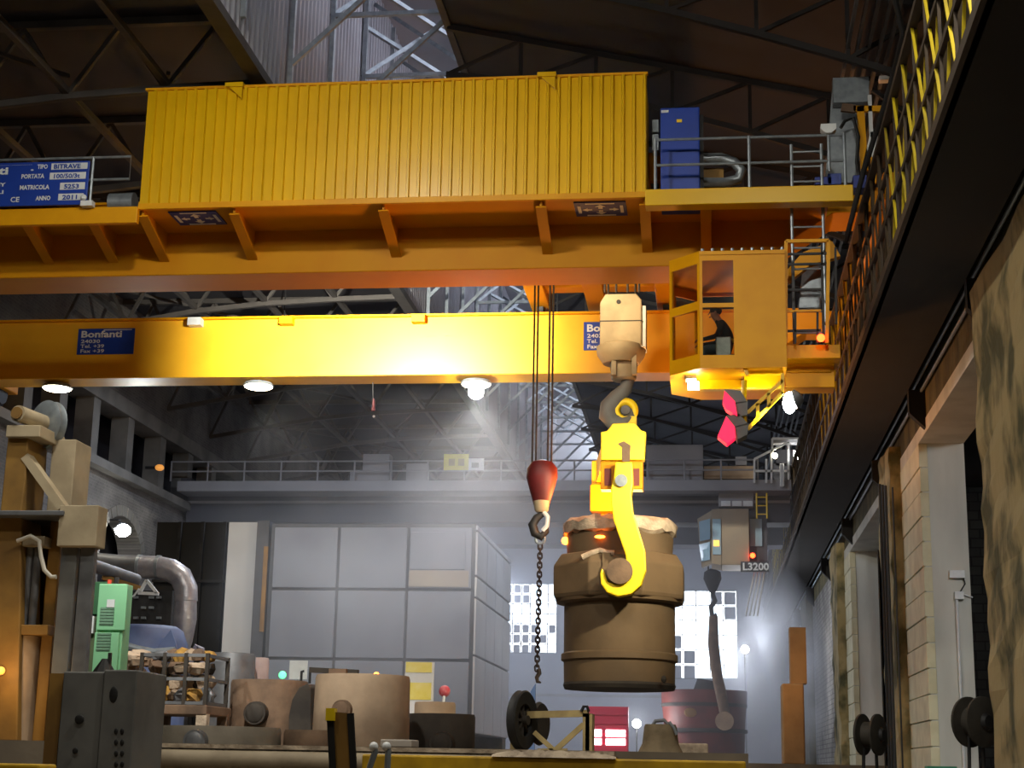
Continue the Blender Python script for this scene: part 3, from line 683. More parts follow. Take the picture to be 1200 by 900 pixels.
holed((bx_, by_, cz0), (0, 1, 0), (0, 0, 1), (1, 0, 0), 1.5, H, [(.08, 1.42, zc(414), zc(308))], .05).build('window_frame', YEL, cab)
holed((bx_, 30.05, cz0), (cx0-bx_, .5, 0), (0, 0, 1), (.5, -.6, 0), math.hypot(cx0-bx_, .5), H, [(.06, .6, zc(414), zc(308))], .05).build('window_frame', YEL, cab)
holed((cx0, 30.55, cz0), (1, 0, 0), (0, 0, 1), (0, -1, 0), cx1-cx0, H, [(.05, 1.3, zc(416), H-.06)], .05).build('window_frame', YEL, cab)
MB().box(cx1-.05, cx1, CY+.06, 30.5, cz0, cz1).build('end_wall', YEL, cab)
foot = [(cx1, CY), (cx0, CY), (bx_, by_), (bx_, 30.05), (cx0, 30.55), (cx1, 30.55)]
MB().prism([(x, y, cz1) for x, y in foot], (0, 0, .06)).build('cab_roof', YEL, cab)
MB().prism([(x, y, cz0-.06) for x, y in foot], (0, 0, .06)).build('cab_floor', YEL, cab)
for a, b_, c, e in holes: MB().box(cx0+a, cx0+b_, CY+.025, CY+.035, cz0+c, cz0+e).build('pane', CABGL, cab)
for a, b_, c, e in h2:
    p0 = Vector((cx0, CY, cz0))+nrm*.02
    MB().prism([p0+cdn*a+Vector((0, 0, c)), p0+cdn*b_+Vector((0, 0, c)), p0+cdn*b_+Vector((0, 0, e)), p0+cdn*a+Vector((0, 0, e))], nrm*.01).build('pane', CABGL, cab)
for i in range(9):
    x = cx0+.06+(cx1-cx0-.1)*i/8; MB().cyl((x, CY+.06, cz1+.06), (x, CY+.06, cz1+.12), .03, n=8).build('roof_bolt', GALV, cab)
MB().box(cx0, cx1, CY-.02, CY+.04, cz1-.02, cz1+.05).build('roof_trim', YEL, cab)
for x in (.1, 1.2): MB().box(x-.08, x+.08, 29.9, 30.1, cz1+.06, ZB).build('hanger', ORG_, cab)
# under-cab frame, lamps, bracket, warning lights
def bxp(x0, y0, x1, y1, d, dep, m, nm, par, bev=.01):
    a = RC(x0, y0, x1, y1, d); return MB().box(a[0], a[1], d, d+dep, a[2], a[3]).build(nm, m, par, bevel=bev)
bxp(820, 441, 869, 456, CY+.9, .2, YELP, 'under_frame', cab)
bxp(874, 429, 918, 438, CY+.2, .15, YELP, 'under_frame', cab)
bxp(872, 438, 918, 455, CY+.6, .15, YELP, 'under_frame', cab)
bxp(803, 421, 816, 444, CY+.5, .3, GALV, 'headlamp_housing', cab)
bxp(806, 447, 819, 453, CY+.45, .3, LAMPW, 'headlamp_lens', cab)
MB().tube([P(x, y, CY+.1) for x, y in ((872, 446), (872, 500))], .05, 8).build('mast', YELP, cab)
for a, b_ in (((876, 484), (917, 446)), ((876, 503), (917, 460)), ((888, 473), (888, 490)), ((901, 461), (901, 477)), ((917, 438), (917, 462)), ((872, 430), (876, 440))):
    MB().beam(P(*a, CY+.1), P(*b_, CY+.1), .06, .07, (0, 1, 0)).build('bracket_bar', YELP, cab)
SIG = emit('red_signal_lens', (255, 25, 70), 1.6)
for lens, hood, side in ((((849, 458), (861, 470), (864, 487), (851, 479), (847, 470)), ((849, 456), (868, 458), (876, 471), (861, 473)), ((861, 472), (876, 470), (876, 486), (864, 488))),
                         (((851, 488), (861, 500), (862, 512), (852, 520), (841, 511)), ((851, 487), (866, 485), (877, 497), (861, 501)), ((861, 500), (877, 496), (876, 509), (864, 515)))):
    wl_ = MB().prism([P(x, y, CY-.05) for x, y in hood], (0, .4, 0)).build('warning_light', MGREY, cab)
    MB().prism([P(x, y, CY-.05) for x, y in side], (0, .4, 0)).build('light_body', MGREY, wl_)
    MB().prism([P(x, y, CY-.1) for x, y in lens], (0, .3, 0)).build('red_lens', SIG, wl_)
fl = P(927, 471, CY+.2)
fh = MB().lathe([(.05, .22), (.14, .18), (.17, 0), (.0, 0)], fl, 18, Matrix.Rotation(math.radians(50), 3, 'Y')).build('floodlight', GREY, cab, True)
MB().sphere(fl+Vector((-.03, -.06, -.03)), .16, 16, (.75, .8, 1.25)).build('lamp_bulb', LAMPC, fh, True)
# platform, cage and gate beside the cab
bxp(921, 404, 985, 420, CY+.3, .9, YEL, 'access_platform', crane)
bxp(920, 420, 978, 454, CY+.7, .5, YEL, 'platform_beam', crane)
bxp(922, 432, 974, 436, CY+.66, .04, ORG_, 'platform_rib', crane)
pcage = MB().beam(P(921, 283, CY+.1), P(971, 282, CY+.1), .06, .06).build('gate_frame', YEL, crane)
for a, b_ in (((921, 283), (921, 402)), ((971, 282), (969, 402))): MB().beam(P(*a, CY+.1), P(*b_, CY+.1), .06, .06, (0, 1, 0)).build('gate_post', YEL, pcage)
for a, b_, m in (((921, 340), (962, 339), DGREY), ((921, 365), (962, 364), YEL), ((921, 388), (962, 387), DGREY), ((932, 365), (932, 402), DGREY), ((958, 366), (958, 402), DGREY), ((921, 298), (971, 297), DGREY), ((921, 310), (971, 309), DGREY), ((963, 285), (965, 402), DGREY), ((979, 290), (980, 380), DGREY)):
    MB().beam(P(*a, CY+.12), P(*b_, CY+.12), .04, .04, (0, 1, 0)).build('gate_bar', m, pcage)
rl = P(962, 396, CY+.05); MB().sphere(rl, .075, 12).build('red_lamp', REDL, crane, True)
# haunch plates seen behind the cage
q = [P(x, y, D1-.4) for x, y in ((921, 318), (940, 296), (975, 282), (985, 300), (950, 310), (925, 330))]
MB().prism(q, (0, .2, 0)).build('haunch_plate', YEL, crane)
q = [P(x, y, D1+.2) for x, y in ((941, 310), (966, 306), (962, 362), (936, 362))]
MB().prism(q, (0, .1, 0)).build('access_panel', GALV, crane)
# lamps under the far girder
for k, (x, y) in enumerate(((67, 454), (303, 453), (558, 450))):
    c = P(x, y, D2+.46); c.z = ZB-.13
    lp = MB().lathe([(.1, .13), (.34, .08), (.40, .0), (.36, -.02), (.0, .03)], c, 24).build('girder_lamp', GALV, crane, True)
    MB().lathe([(.36, -.03), (.30, -.06), (.0, -.08)], c, 24).build('lamp_lens', LAMPW, lp, True)
    if k == 2: MB().sphere(c+Vector((0, 0, -.2)), .2, 16).build('lamp_bulb', LAMPC, lp, True)
    spot_light('girder_lamp_light', c+Vector((0, 0, -.35)), c+Vector((0, 2, -9)), (250, 450, 1300)[k], (1, .95, .85), 130, .8, .3)
# floodlight behind the near girder that lights the far girder
a = Vector((P(440, 400, D2).x+.3, D1+WG1+.25, ZB+.55))
ff = MB().box(a.x-.25, a.x+.25, a.y-.2, a.y, a.z-.12, a.z+.12).build('web_floodlight', DGREY, crane)
spot_light('web_floodlight_light', a+Vector((0, .08, 0)), (a.x-.2, D2, ZB+.6), 19000, (1, .98, .84), 84, 1, .05)
MB().box(a.x-1.0, a.x+1.0, a.y, a.y+.75, a.z-.13, a.z-.10).build('spill_blocker', DGREY, crane)  # unseen plate added to keep the floodlight off the shed
a = Vector((-2.9, D1+WG1+.25, ZB+.55))  # second floodlight added to warm the right part of the far girder
MB().box(a.x-.25, a.x+.25, a.y-.2, a.y, a.z-.12, a.z+.12).build('web_floodlight', DGREY, crane)
spot_light('web_floodlight_light', a+Vector((0, .08, 0)), (-.9, D2, ZB+.5), 800, (1, .78, .45), 84, 1, .15)
# cab floodlights on the ladle
spot_light('cab_floodlight_light', fl+Vector((-.3, -.25, -.25)), (-2.2, 33, 4.2), 2300, (1, .88, .6), 56, .8, .12)
spot_light('cab_front_lamp_light', P(812, 460, CY+.3), (-2.0, 33.0, 6.0), 900, (1, .9, .65), 75, .9, .12)
spot_light('under_cab_work_light', P(880, 462, CY+.3), P(895, 440, CY+1.2), 22, (1, .88, .5), 150, 1, .08)
# hanging pull cord under the far girder
pc = thing('pull_switch', P(437, 452, D2+.3), 'small red pull switch dangling on a cord under the yellow girder', 'switch')
MB().tube([P(437, 448, D2+.3), P(437, 470, D2+.3)], .015, 6).build('cord', DGREY, pc)
MB().lathe([(.02, .22), (.045, .0), (.05, -.1), (.0, -.12)], P(437.5, 477, D2+.3), 10).build('handle', DRED, pc)
MB().sphere(P(438, 488, D2+.3), .035, 8).build('knob', WHITE, pc)

# ================================================================ OPERATOR
def person():
    seat = P(854, 411, 29.2); sz = seat.z
    root = thing('person', (seat.x, 29.2, cz0), 'crane operator in a dark jacket leaning forward in the yellow cab', 'person')
    V = lambda x, y, z: Vector((seat.x+x, 29.2+y, sz+z))
    hz = 0
    J = {'pel': (V(.0, 0, .02), .15), 'sp': (V(-.02, 0, .22), .16), 'ch': (V(-.09, 0, .42), .17), 'nk': (V(-.18, 0, .58), .065), 'hd': (V(-.25, 0, .68), .095), 'hd2': (V(-.27, 0, .78), .09)}
    E_ = [('pel', 'sp'), ('sp', 'ch'), ('ch', 'nk'), ('nk', 'hd'), ('hd', 'hd2')]
    for s, t in ((-1, 'l'), (1, 'r')):
        J['s'+t] = (V(-.10, .2*s, .48), .075); J['e'+t] = (V(-.22, .25*s, .22), .055); J['w'+t] = (V(-.44, .2*s, .18), .04); J['m'+t] = (V(-.53, .19*s, .17), .035)
        J['h'+t] = (V(-.02, .11*s, .0), .1); J['k'+t] = (V(-.46, .13*s, .03), .075); J['a'+t] = (V(-.48, .13*s, -.4), .05); J['f'+t] = (V(-.62, .13*s, -.44), .04)
        E_ += [('ch', 's'+t), ('s'+t, 'e'+t), ('e'+t, 'w'+t), ('w'+t, 'm'+t), ('pel', 'h'+t), ('h'+t, 'k'+t), ('k'+t, 'a'+t), ('a'+t, 'f'+t)]
        for fi in range(4):
            n = 'g%s%d' % (t, fi); J[n] = (V(-.6, (.19+(fi-1.5)*.02)*s, .15), .011); J[n+'b'] = (V(-.63, (.19+(fi-1.5)*.022)*s, .11), .009); E_ += [('m'+t, n), (n, n+'b')]
        n = 'g%st' % t; J[n] = (V(-.55, .13*s, .15), .012); E_.append(('m'+t, n))
    ks = list(J); me = bpy.data.meshes.new('body'); me.from_pydata([J[k][0]-worg(root) for k in ks], [(ks.index(a), ks.index(b_)) for a, b_ in E_], [])
    o = bpy.data.objects.new('body_cage', me); col.objects.link(o); o.modifiers.new('skin', 'SKIN'); sv = me.skin_vertices[0].data
    for i, k in enumerate(ks): sv[i].radius = (J[k][1], J[k][1]); sv[i].use_root = (k == 'pel')
    sd = o.modifiers.new('sub', 'SUBSURF'); sd.levels = 2; sd.render_levels = 2
    dg = bpy.context.evaluated_depsgraph_get(); me2 = bpy.data.meshes.new_from_object(o.evaluated_get(dg)); bpy.data.objects.remove(o)
    jk = mat('operator_jacket', (24, 24, 32), .8, 0, (16, 16, 22), 8, .5); sk = mat('skin', (150, 105, 85), .6, 0, (140, 95, 78), 8, .4); tr = mat('work_trousers', (50, 66, 80), .85, 0, (38, 52, 64), 8, .5)
    me2.materials.clear()
    for mm in (jk, sk, tr): me2.materials.append(mm)
    for p in me2.polygons:
        c = p.center+worg(root)-seat
        p.material_index = 1 if (c.z > .56 and c.x < -.1) or (c.x < -.47 and c.z > .09) else (2 if c.z < .08 else 0); p.use_smooth = True
    b = bpy.data.objects.new('body', me2); col.objects.link(b); b.parent = root; ORG[b.name] = worg(root)
    hr = mat('dark_hair', (22, 18, 16), .7)
    MB().sphere(V(-.23, 0, .78), .115, 14, (1, .9, .85)).build('hair', hr, root, True)
    MB().prism([V(-.365, -.015, .70), V(-.365, .015, .70), V(-.335, 0, .75)], (-.02, 0, 0)).build('nose', sk, root)
    for s in (-1, 1):
        MB().sphere(V(-.345, .035*s, .745), .012, 8).build('eye', BLACK, root); MB().sphere(V(-.24, .095*s, .72), .025, 8, (1, .4, 1.4)).build('ear', sk, root)
    MB().box(V(-.36, 0, 0).x, V(-.33, 0, 0).x, 29.175, 29.225, sz+.65, sz+.66).build('mouth', DRED, root)
    MB().box(seat.x+.06, seat.x+.09, 29.02, 29.05, sz+.1, sz+.1).build('seam', BLACK, root) if False else None
    # yellow patch on the near flank of the jacket
    MB().sphere(V(.02, -.15, .15), .07, 12, (1.3, .3, .8)).build('jacket_patch', mat('patch_yellow', (190, 190, 60), .7), root, True)
    ch = thing('operator_seat', (seat.x+.05, 29.2, cz0), 'dark operator chair on the cab floor behind the glass', 'seat')
    MB().box(seat.x-.3, seat.x+.24, 28.95, 29.45, sz-.22, sz-.12).build('cushion', DGREY, ch, bevel=.03)
    MB().box(seat.x+.2, seat.x+.3, 28.97, 29.43, sz-.12, sz+.45).build('backrest', DGREY, ch, bevel=.03)
    MB().cyl((seat.x, 29.2, cz0), (seat.x, 29.2, sz-.22), .08, n=12).build('pedestal', DGREY, ch)
    cs = thing('control_console', (seat.x, 28.6, cz0), 'pale grey control console beside the operator seat', 'console')
    a = RC(839, 395, 857, 415, 28.55); MB().box(a[0], a[1], 28.5, 28.75, cz0, a[3]).build('housing', GALV, cs, bevel=.02)
    MB().cyl((a[0]+.08, 28.6, a[3]), (a[0]+.06, 28.6, a[3]+.1), .012, n=8).build('joystick', BLACK, cs)
person()

# ================================================================ TROLLEY, HOOKS, LADLE
tr = thing('crane_trolley', (-2.4, 34.5, ZT+.05), 'orange hoist trolley between the yellow girders above the hook', 'trolley')
xs = [P(x, 350, 36.5).x for x in (622, 692, 778)]
for x in xs: MB().box(x-.24, x+.24, D1+.1, D2+WG2-.1, 11.1, 11.7).build('frame_beam', ORG_, tr, bevel=.02)
for y in (31.5, 34.0, 37.7): MB().box(xs[0]-.2, xs[2]+.3, y-.25, y+.25, 11.25, 11.75).build('cross_beam', ORG_, tr, bevel=.02)
MB().box(xs[0], xs[2], D1+.4, D2+.4, 11.72, 11.8).build('deck_plate', MAROON, tr)
for x in (xs[0], xs[2]):
    for y in (D1+.5, D2+.45): MB().cyl((x-.08, y, ZT+.31), (x+.08, y, ZT+.31), .26, n=20).build('wheel', DGREY, tr, True)
for x in (-3.3, -1.6): MB().cyl((x-.6, 34.6, 12.3), (x+.6, 34.6, 12.3), .5, n=24).build('rope_drum', GREY, tr, True)
HD = 34.0; KP = HD/F
def H_(x, y, dd=0): return P(x, y, HD+dd)
hb = thing('hook_block', H_(730, 450), 'heavy tan hook block with curved steel hook above the yellow lifting beam', 'hook block')
a = RC(703, 344, 752, 404, HD-.35)
hh = [(a[0]+.12, a[3]), (a[1]-.12, a[3]), (a[1], a[3]-.14), (a[1], a[2]), (a[0], a[2]), (a[0], a[3]-.2)]
MB().prism([(x, HD-.35, z) for x, z in hh], (0, .75, 0)).build('sheave_housing', BEIGE, hb, bevel=.03)
zj = H_(728, 381).z; MB().box(a[0]-.006, a[1]+.006, HD-.356, HD+.406, zj-.012, zj+.012).build('housing_joint', DGREY, hb)
MB().cyl((H_(726, 359).x, HD-.37, H_(726, 359).z), (H_(726, 359).x, HD-.33, H_(726, 359).z), .05, n=12).build('sheave_pin', DGREY, hb)
a2 = RC(750, 358, 757, 406, HD-.3); MB().box(a2[0], a2[1], HD-.3, HD+.3, a2[2], a2[3]).build('side_plate', WHITE, hb, bevel=.01)
c = H_(728, 411)
MB().lathe([(.40, -.30), (.52, -.12), (.54, -.02), (.54, .07), (.45, .12)], c, 28).build('swivel_flange', BEIGE, hb, True)
c = H_(731, 430); MB().lathe([(.22, -.32), (.27, -.28), (.30, .0), (.32, .25)], c, 20).build('hook_shank', BEIGE, hb, True)
for dx in (-.2, .24): MB().box(c.x+dx-.05, c.x+dx+.05, HD-.34, HD-.2, c.z-.25, c.z+.22).build('shank_rib', BEIGE, hb)
hk = [H_(x, y) for x, y in ((737, 442), (733, 456), (722, 466), (713, 476), (712, 487), (719, 495), (731, 496), (740, 489), (742, 478))]
MB().tube(hk, [.14, .15, .17, .19, .20, .19, .16, .12, .05], 14).build('hook', MGREY, hb, True)
for dx, dy in ((-.35, -.2), (-.1, -.2), (.15, -.2), (.4, -.2), (-.3, .25), (.3, .25)):
    MB().tube([(H_(728, 350).x+dx, HD+dy, H_(728, 346).z), (H_(728, 350).x+dx*1.1, HD+dy, 11.8)], .028, 6).build('rope', ROPE, hb)

lb = thing('lifting_beam', H_(730, 570), 'bright yellow ladle lifting beam with long curved hook arms', 'lifting beam')
def ring(c, r, rt, n=24): return MB().tube([c+Vector((math.cos(t)*r, 0, math.sin(t)*r)) for t in [2*math.pi*i/n for i in range(n)]], rt, 10, closed=True)
ring(H_(733, 481), .2, .085).build('eye_ring', LEMON, lb, True)
MB().cyl(H_(733, 480, -.28), H_(733, 480, .28), .1, n=16).build('eye_pin', MGREY, lb, True)
a = RC(721, 489, 746, 502, HD); MB().box(a[0], a[1], HD-.12, HD+.12, a[2], a[3]).build('eye_neck', LEMON, lb)
FY = HD-1.75   # front arm plane
def Q_(x, y, dd=0): return P(x, y, FY+dd)
hexp = [Q_(x, y) for x, y in ((704, 539), (704, 506), (711, 505), (718, 496), (744, 495), (751, 504), (757, 506), (755, 539))]
fp = MB().prism(hexp, (0, .3, 0)).build('end_plate', LEMON, lb, bevel=.02)
MB().prism([p+Vector((-.42, 3.2, 0)) for p in hexp], (0, .3, 0)).build('end_plate', LEMON, lb, bevel=.02)
a = RC(708, 506, 752, 534, FY); MB().prism([(a[0], FY+.3, a[2]), (a[1], FY+.3, a[2]), (a[1]-.38, FY+3.2, a[2]), (a[0]-.38, FY+3.2, a[2])], (0, 0, a[3]-a[2])).build('cross_beam', LEMON, lb)
a = RC(703, 538, 753, 572, FY); MB().box(a[0], a[1], FY+.12, FY+.5, a[2], a[3]).build('clevis', ORG_, lb, bevel=.02)
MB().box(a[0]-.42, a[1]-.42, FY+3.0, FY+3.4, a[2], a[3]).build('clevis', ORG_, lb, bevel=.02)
MB().prism([Q_(x, y, -.02) for x, y in ((729, 541), (729, 524), (724, 520), (731, 517), (739, 522), (738, 541))], (0, .03, 0)).build('slot', RUST, lb)
for dx in (712, 745): MB().box(Q_(dx-4, 560).x, Q_(dx+4, 560).x, FY+.1, FY+.13, Q_(dx, 568).z, Q_(dx, 548).z).build('clevis_recess', MAROON, lb)
def arm_outline():
    left = [(721, 541), (719, 560), (716, 572), (716, 590), (719, 610), (726, 630), (733, 650), (735, 668), (731, 680), (722, 685), (712, 682), (707, 668), (705, 666)]
    right = [(703, 672), (704, 684), (711, 694), (724, 699), (740, 696), (751, 686), (757, 668), (756, 645), (749, 622), (742, 600), (740, 580), (742, 565), (741, 541)]
    return left+right
ol = arm_outline()
MB().prism([Q_(x, y, -.2) for x, y in ol], (0, .3, 0)).build('hook_arm', LEMON, lb, bevel=.05)
MB().prism([Q_(x, y, -.2)+Vector((-.46, 3.6, 0)) for x, y in ol], (0, .3, 0)).build('hook_arm', ORG_, lb, bevel=.05)  # far arm coloured orange for the light falling on it
MB().cyl(Q_(728, 563, -.3), Q_(728, 563, .5), .125, n=18).build('arm_pin', GALV, lb, True)
MB().cyl(Q_(728, 563)+Vector((-.46, 3.3, 0)), Q_(728, 563)+Vector((-.46, 3.8, 0)), .125, n=18).build('arm_pin', GALV, lb, True)

LX = P(726, 720, HD).x
def lz(y): return P(726, y, HD).z
ld = thing('casting_ladle', (LX, HD, lz(808)), 'large sooty brown casting ladle hanging from the yellow hook arms', 'ladle')
C0 = (LX, HD, 0)
MB().lathe([(1.10, lz(808)), (1.16, lz(804)), (1.17, lz(776)), (1.17, lz(706)), (1.10, lz(660))], C0, 48).build('shell', LADLE, ld, True)
MB().lathe([(1.17, lz(777)), (1.225, lz(775)), (1.225, lz(768)), (1.17, lz(766))], C0, 48).build('band', LADLE, ld, True)
MB().lathe([(1.0, lz(809)), (1.15, lz(808.5)), (1.18, lz(804)), (1.16, lz(801))], C0, 48).build('bottom_ring', SOOT, ld, True)
oct_ = Matrix.Rotation(math.radians(22.5), 3, 'Z')
MB().lathe([(1.14, lz(708)), (1.44, lz(705)), (1.47, lz(700)), (1.47, lz(667)), (1.30, lz(653)), (1.12, lz(652))], C0, 8, oct_).build('trunnion_band', LADLE, ld, bevel=.03)
MB().lathe([(1.18, lz(710)), (1.34, lz(708)), (1.36, lz(704.5)), (1.18, lz(704))], C0, 40).build('band_lip', LADLE, ld, True)
MB().lathe([(1.12, lz(656)), (1.14, lz(632)), (1.13, lz(628))], C0, 40).build('upper_shell', LADLE, ld, True)
b = MB(); n = 44; rr = random.Random(3); prof = [(1.13, 630), (1.21, 627), (1.22, 617), (1.12, 612), (.8, 611), (.0, 611)]
for i, (r, y) in enumerate(prof):
    for k in range(n):
        t = 2*math.pi*k/n; j = 1+(rr.random()-.5)*.05; b.v.append(Vector((LX+r*j*math.cos(t), HD+r*j*math.sin(t), lz(y)+(rr.random()-.5)*.09)))
for i in range(len(prof)-1):
    for k in range(n): b.f.append((i*n+k, i*n+(k+1) % n, (i+1)*n+(k+1) % n, (i+1)*n+k))
b.build('slag_rim', LIME, ld, True)
tz = P(727, 671, FY).z; tx = P(727, 671, FY).x
for s in (-1, 1):
    sx2 = tx-(.46 if s > 0 else 0)
    MB().cyl((sx2, HD+s*1.1, tz), (sx2, HD+s*(1.75+.3), tz), .26, n=24).build('trunnion', RUST, ld, True)
    MB().cyl((sx2, HD+s*1.1, tz), (sx2, HD+s*1.45, tz), .42, n=24).build('trunnion_boss', LADLE, ld, True)
MB().sphere((P(663, 634, HD-.2).x, HD-.25, P(663, 634, HD-.2).z), .085, 12).build('ember', EMBER, ld, True)
a = P(703, 629, HD-1.15); MB().sphere(a, .05, 10, (2.2, .6, .7)).build('ember', EMBER, ld, True)
MB().tube([P(x, y, HD-1.25) for x, y in ((682, 653), (694, 648), (703, 645), (712, 648), (720, 648))], .06, 8).build('slag_lump', LIME, ld, True)
a = RC(706, 648, 716, 672, HD-1.35); MB().box(a[0], a[1], HD-1.4, HD-1.2, a[2], a[3]).build('lug', LADLE, ld)
a = P(778, 796, HD-.95); MB().sphere(a, .06, 8, (1, 1, 1.3)).build('slag_spot', SOOT, ld)

# the molten metal under the open crust glows upwards
area_light('ladle_glow_light', (LX, HD, lz(604)), (LX, HD, 20), 650, (1, .42, .12), 1.6)
# auxiliary hook with chain
ax = thing('auxiliary_hook', H_(634, 600), 'dark red teardrop auxiliary hook block on thin ropes', 'hook block')
c = H_(635, 565)
MB().lathe([(.10, -.62), (.17, -.5), (.26, -.2), (.34, .1), (.33, .3), (.22, .45), (.05, .5)], c, 20, Matrix.Diagonal((1, .6, 1)).to_3x3()).build('block', DRED, ax, True)
MB().lathe([(.11, -.66), (.15, -.62), (.18, -.42), (.10, -.40)], c, 16).build('collar', BEIGE, ax, True)
for dx in (-.22, -.14, .12, .2): MB().tube([c+Vector((dx, 0, .3)), (c.x+dx, HD, 11.5)], .022, 6).build('rope', ROPE, ax)
hk = [H_(x, y) for x, y in ((634, 597), (636, 602), (629, 607), (624, 615), (627, 625), (634, 629), (640, 623), (641, 611))]
MB().tube(hk, [.06, .07, .09, .10, .10, .09, .07, .03], 12).build('hook', DGREY, ax, True)
MB().tube([H_(x, y, -.05) for x, y in ((637, 600), (642, 606), (641, 616), (636, 622))], .05, 8).build('safety_latch', WHITE, ax, True)
ch = thing('lifting_chain', H_(632, 798), 'rusty link chain dangling from the auxiliary hook', 'chain')
ring(H_(633, 632), .1, .03, 14).build('master_ring', GALV, ch, True)
zt_, zb_ = H_(633, 638).z, H_(631, 786).z; N = 27; stp = (zt_-zb_)/N
def link(c, rot):
    pts = []
    for i in range(12):
        t = 2*math.pi*i/12; x = math.cos(t)*.045; z = math.sin(t)*.045+(stp*.24 if math.sin(t) > 0 else -stp*.24); pts.append(c+(Vector((x, 0, z)) if not rot else Vector((0, x, z))))
    return MB().tube(pts, .02, 6, closed=True)
L2 = [None, None]
CHM = mat('chain_steel', (58, 46, 42), .6, .4, (40, 32, 30), 8, .5)
for i in range(N):
    z = zt_-(i+.5)*stp; k = i % 2; xx = H_(633, 640).x-.03*i/N
    if L2[k] is None: L2[k] = (link(Vector((xx, HD, z)), k).build('link', CHM, ch, True), xx, z)
    else: dup(L2[k][0], (xx-L2[k][1], 0, z-L2[k][2]))
hk = [H_(x, y) for x, y in ((631, 784), (632, 789), (629, 794), (630, 799), (634, 800))]
MB().tube(hk, [.05, .05, .045, .04, .02], 8).build('end_hook', CHM, ch, True)

# ================================================================ FAR OVERHEAD CRANE
FD = 55.0; FGREY = mat('far_crane_grey_paint', (150, 150, 156), .6, 0, (120, 120, 126), .6, .5); FDK = mat('far_girder_dark', (70, 70, 78), .7, 0, (56, 56, 62), .6, .5)
fc = thing('grey_overhead_crane', (-8, FD+2, 9.3), 'distant grey overhead crane with handrails and a hanging cab', 'overhead crane')
def fbox(x0, y0, x1, y1, d, dep, m, nm, par=fc, bev=0):
    a = RC(x0, y0, x1, y1, d); return MB().box(a[0], a[1], d, d+dep, a[2], a[3]).build(nm, m, par, bevel=bev)
a = RC(196, 563, 930, 576, FD)
fwx0, fwx1 = -19.0, 2.84
zw1 = P(560, 563, FD).z; zw0 = P(560, 575, FD).z
fw_ = MB().box(fwx0, fwx1, FD, FD+1.2, zw0, zw1).build('walkway', FGREY, fc)
fg = MB().box(fwx0, fwx1, FD+1.2, FD+2.4, P(500, 612, FD+1.2).z, zw1).build('girder', FDK, fc)
MB().box(fwx0, fwx1, FD+1.15, FD+1.2, P(500, 590, FD+1.2).z, P(500, 587, FD+1.2).z).build('stiffener', FGREY, fg)
MB().box(fwx0, 2.84, FD+7, FD+8.2, P(500, 612, FD+1.2).z, zw1).build('girder', FDK, fc)
for X in (-18.85, 3.55): MB().box(X-.2, X+.2, FD+.5, FD+9, 10.35 if X > 0 else 9.3, zw1+.2 if X < 0 else 11.0).build('end_carriage', FDK, fc)
zr = P(500, 540, FD).z-zw1
px_post = list(range(200, 900, 43))
xs = [P(x, 555, FD).x for x in px_post]
handrail(fw_, xs, FD+.03, zw1, zr, FGREY, .03)
fbox(425, 532, 456, 563, FD+.3, .6, FGREY, 'switch_cabinet'); fbox(410, 551, 425, 563, FD+.3, .5, FGREY, 'switch_cabinet'); fbox(476, 543, 500, 563, FD+.3, .5, FGREY, 'switch_cabinet')
ys = fbox(520, 532, 549, 551, FD-.03, .05, mat('yellow_board', (226, 214, 40), .5, 0, (205, 190, 36), 2, .5), 'yellow_board')
for k in range(2):
    p = P(526+k*11, 536, FD-.04); MB().box(p.x, p.x+.22, FD-.05, FD-.03, p.z-.3, p.z-.05).build('print_mark', mat('faded_print', (190, 170, 30), .6), ys)
wsn = fbox(549, 537, 567, 551, FD-.03, .05, WHITE, 'white_board'); p = P(553, 540, FD); MB().box(p.x, p.x+.25, FD-.05, FD-.03, p.z-.25, p.z-.08).build('print_mark', GREY, wsn)
fbox(757, 521, 824, 563, FD+.5, 1.0, FGREY, 'machinery_cabinet', bev=.03)
fbox(825, 546, 885, 561, FD+.6, .6, TAN, 'drive_unit'); fbox(862, 535, 875, 545, FD+.6, .4, FGREY, 'motor')
# stair rails and lamps at the right end
for a_, b_ in (((884, 538), (924, 518)), ((884, 538), (884, 566)), ((904, 528), (904, 566)), ((924, 518), (924, 562)), ((884, 552), (925, 552)), ((905, 514), (937, 514)), ((905, 514), (905, 530)), ((898, 538), (898, 566))):
    MB().beam(P(*a_, FD-.1), P(*b_, FD-.1), .07, .07, (0, 1, 0)).build('stair_rail', WHITE, fc)
fbox(905, 513, 938, 519, FD, .4, FGREY, 'lamp_tray'); fbox(914, 543, 919, 570, FD-.2, .2, WHITE, 'signal_post', bev=.03)
fbox(930, 528, 936, 538, FD-.2, .1, LAMPC, 'work_lamp'); MB().sphere(P(908, 534, FD-.1), .1, 10).build('work_lamp', LAMPW, fc)
# hanging cab
fbox(842, 572, 883, 594, FD+.6, 1.2, FGREY, 'cab_hanger', bev=.02)
for k in range(3): fbox(845+k*13, 587, 856+k*13, 593, FD+.55, .05, WHITE, 'hanger_panel')
CABG = mat('far_cab_warm_grey', (150, 132, 108), .6, 0, (120, 110, 98), .8, .5)
fcab = fbox(845, 596, 878, 662, FD+.2, 1.8, CABG, 'cab', bev=.03)
q = [P(x, y, FD+.2) for x, y in ((834, 597), (845, 596), (845, 662), (834, 660))]; MB().prism(q, (0, 1.6, 0)).build('window_post', CABG, fcab)
q = [P(x, y, FD+.2) for x, y in ((817, 605), (834, 598), (834, 660), (822, 662))]
q = [q[0]+Vector((0, .6, 0)), q[1], q[2], q[3]+Vector((0, .6, 0))]
FPAN = mat('far_cab_glass', (150, 178, 196), .15, 0, (120, 150, 172), 1, .5, spec=.8)
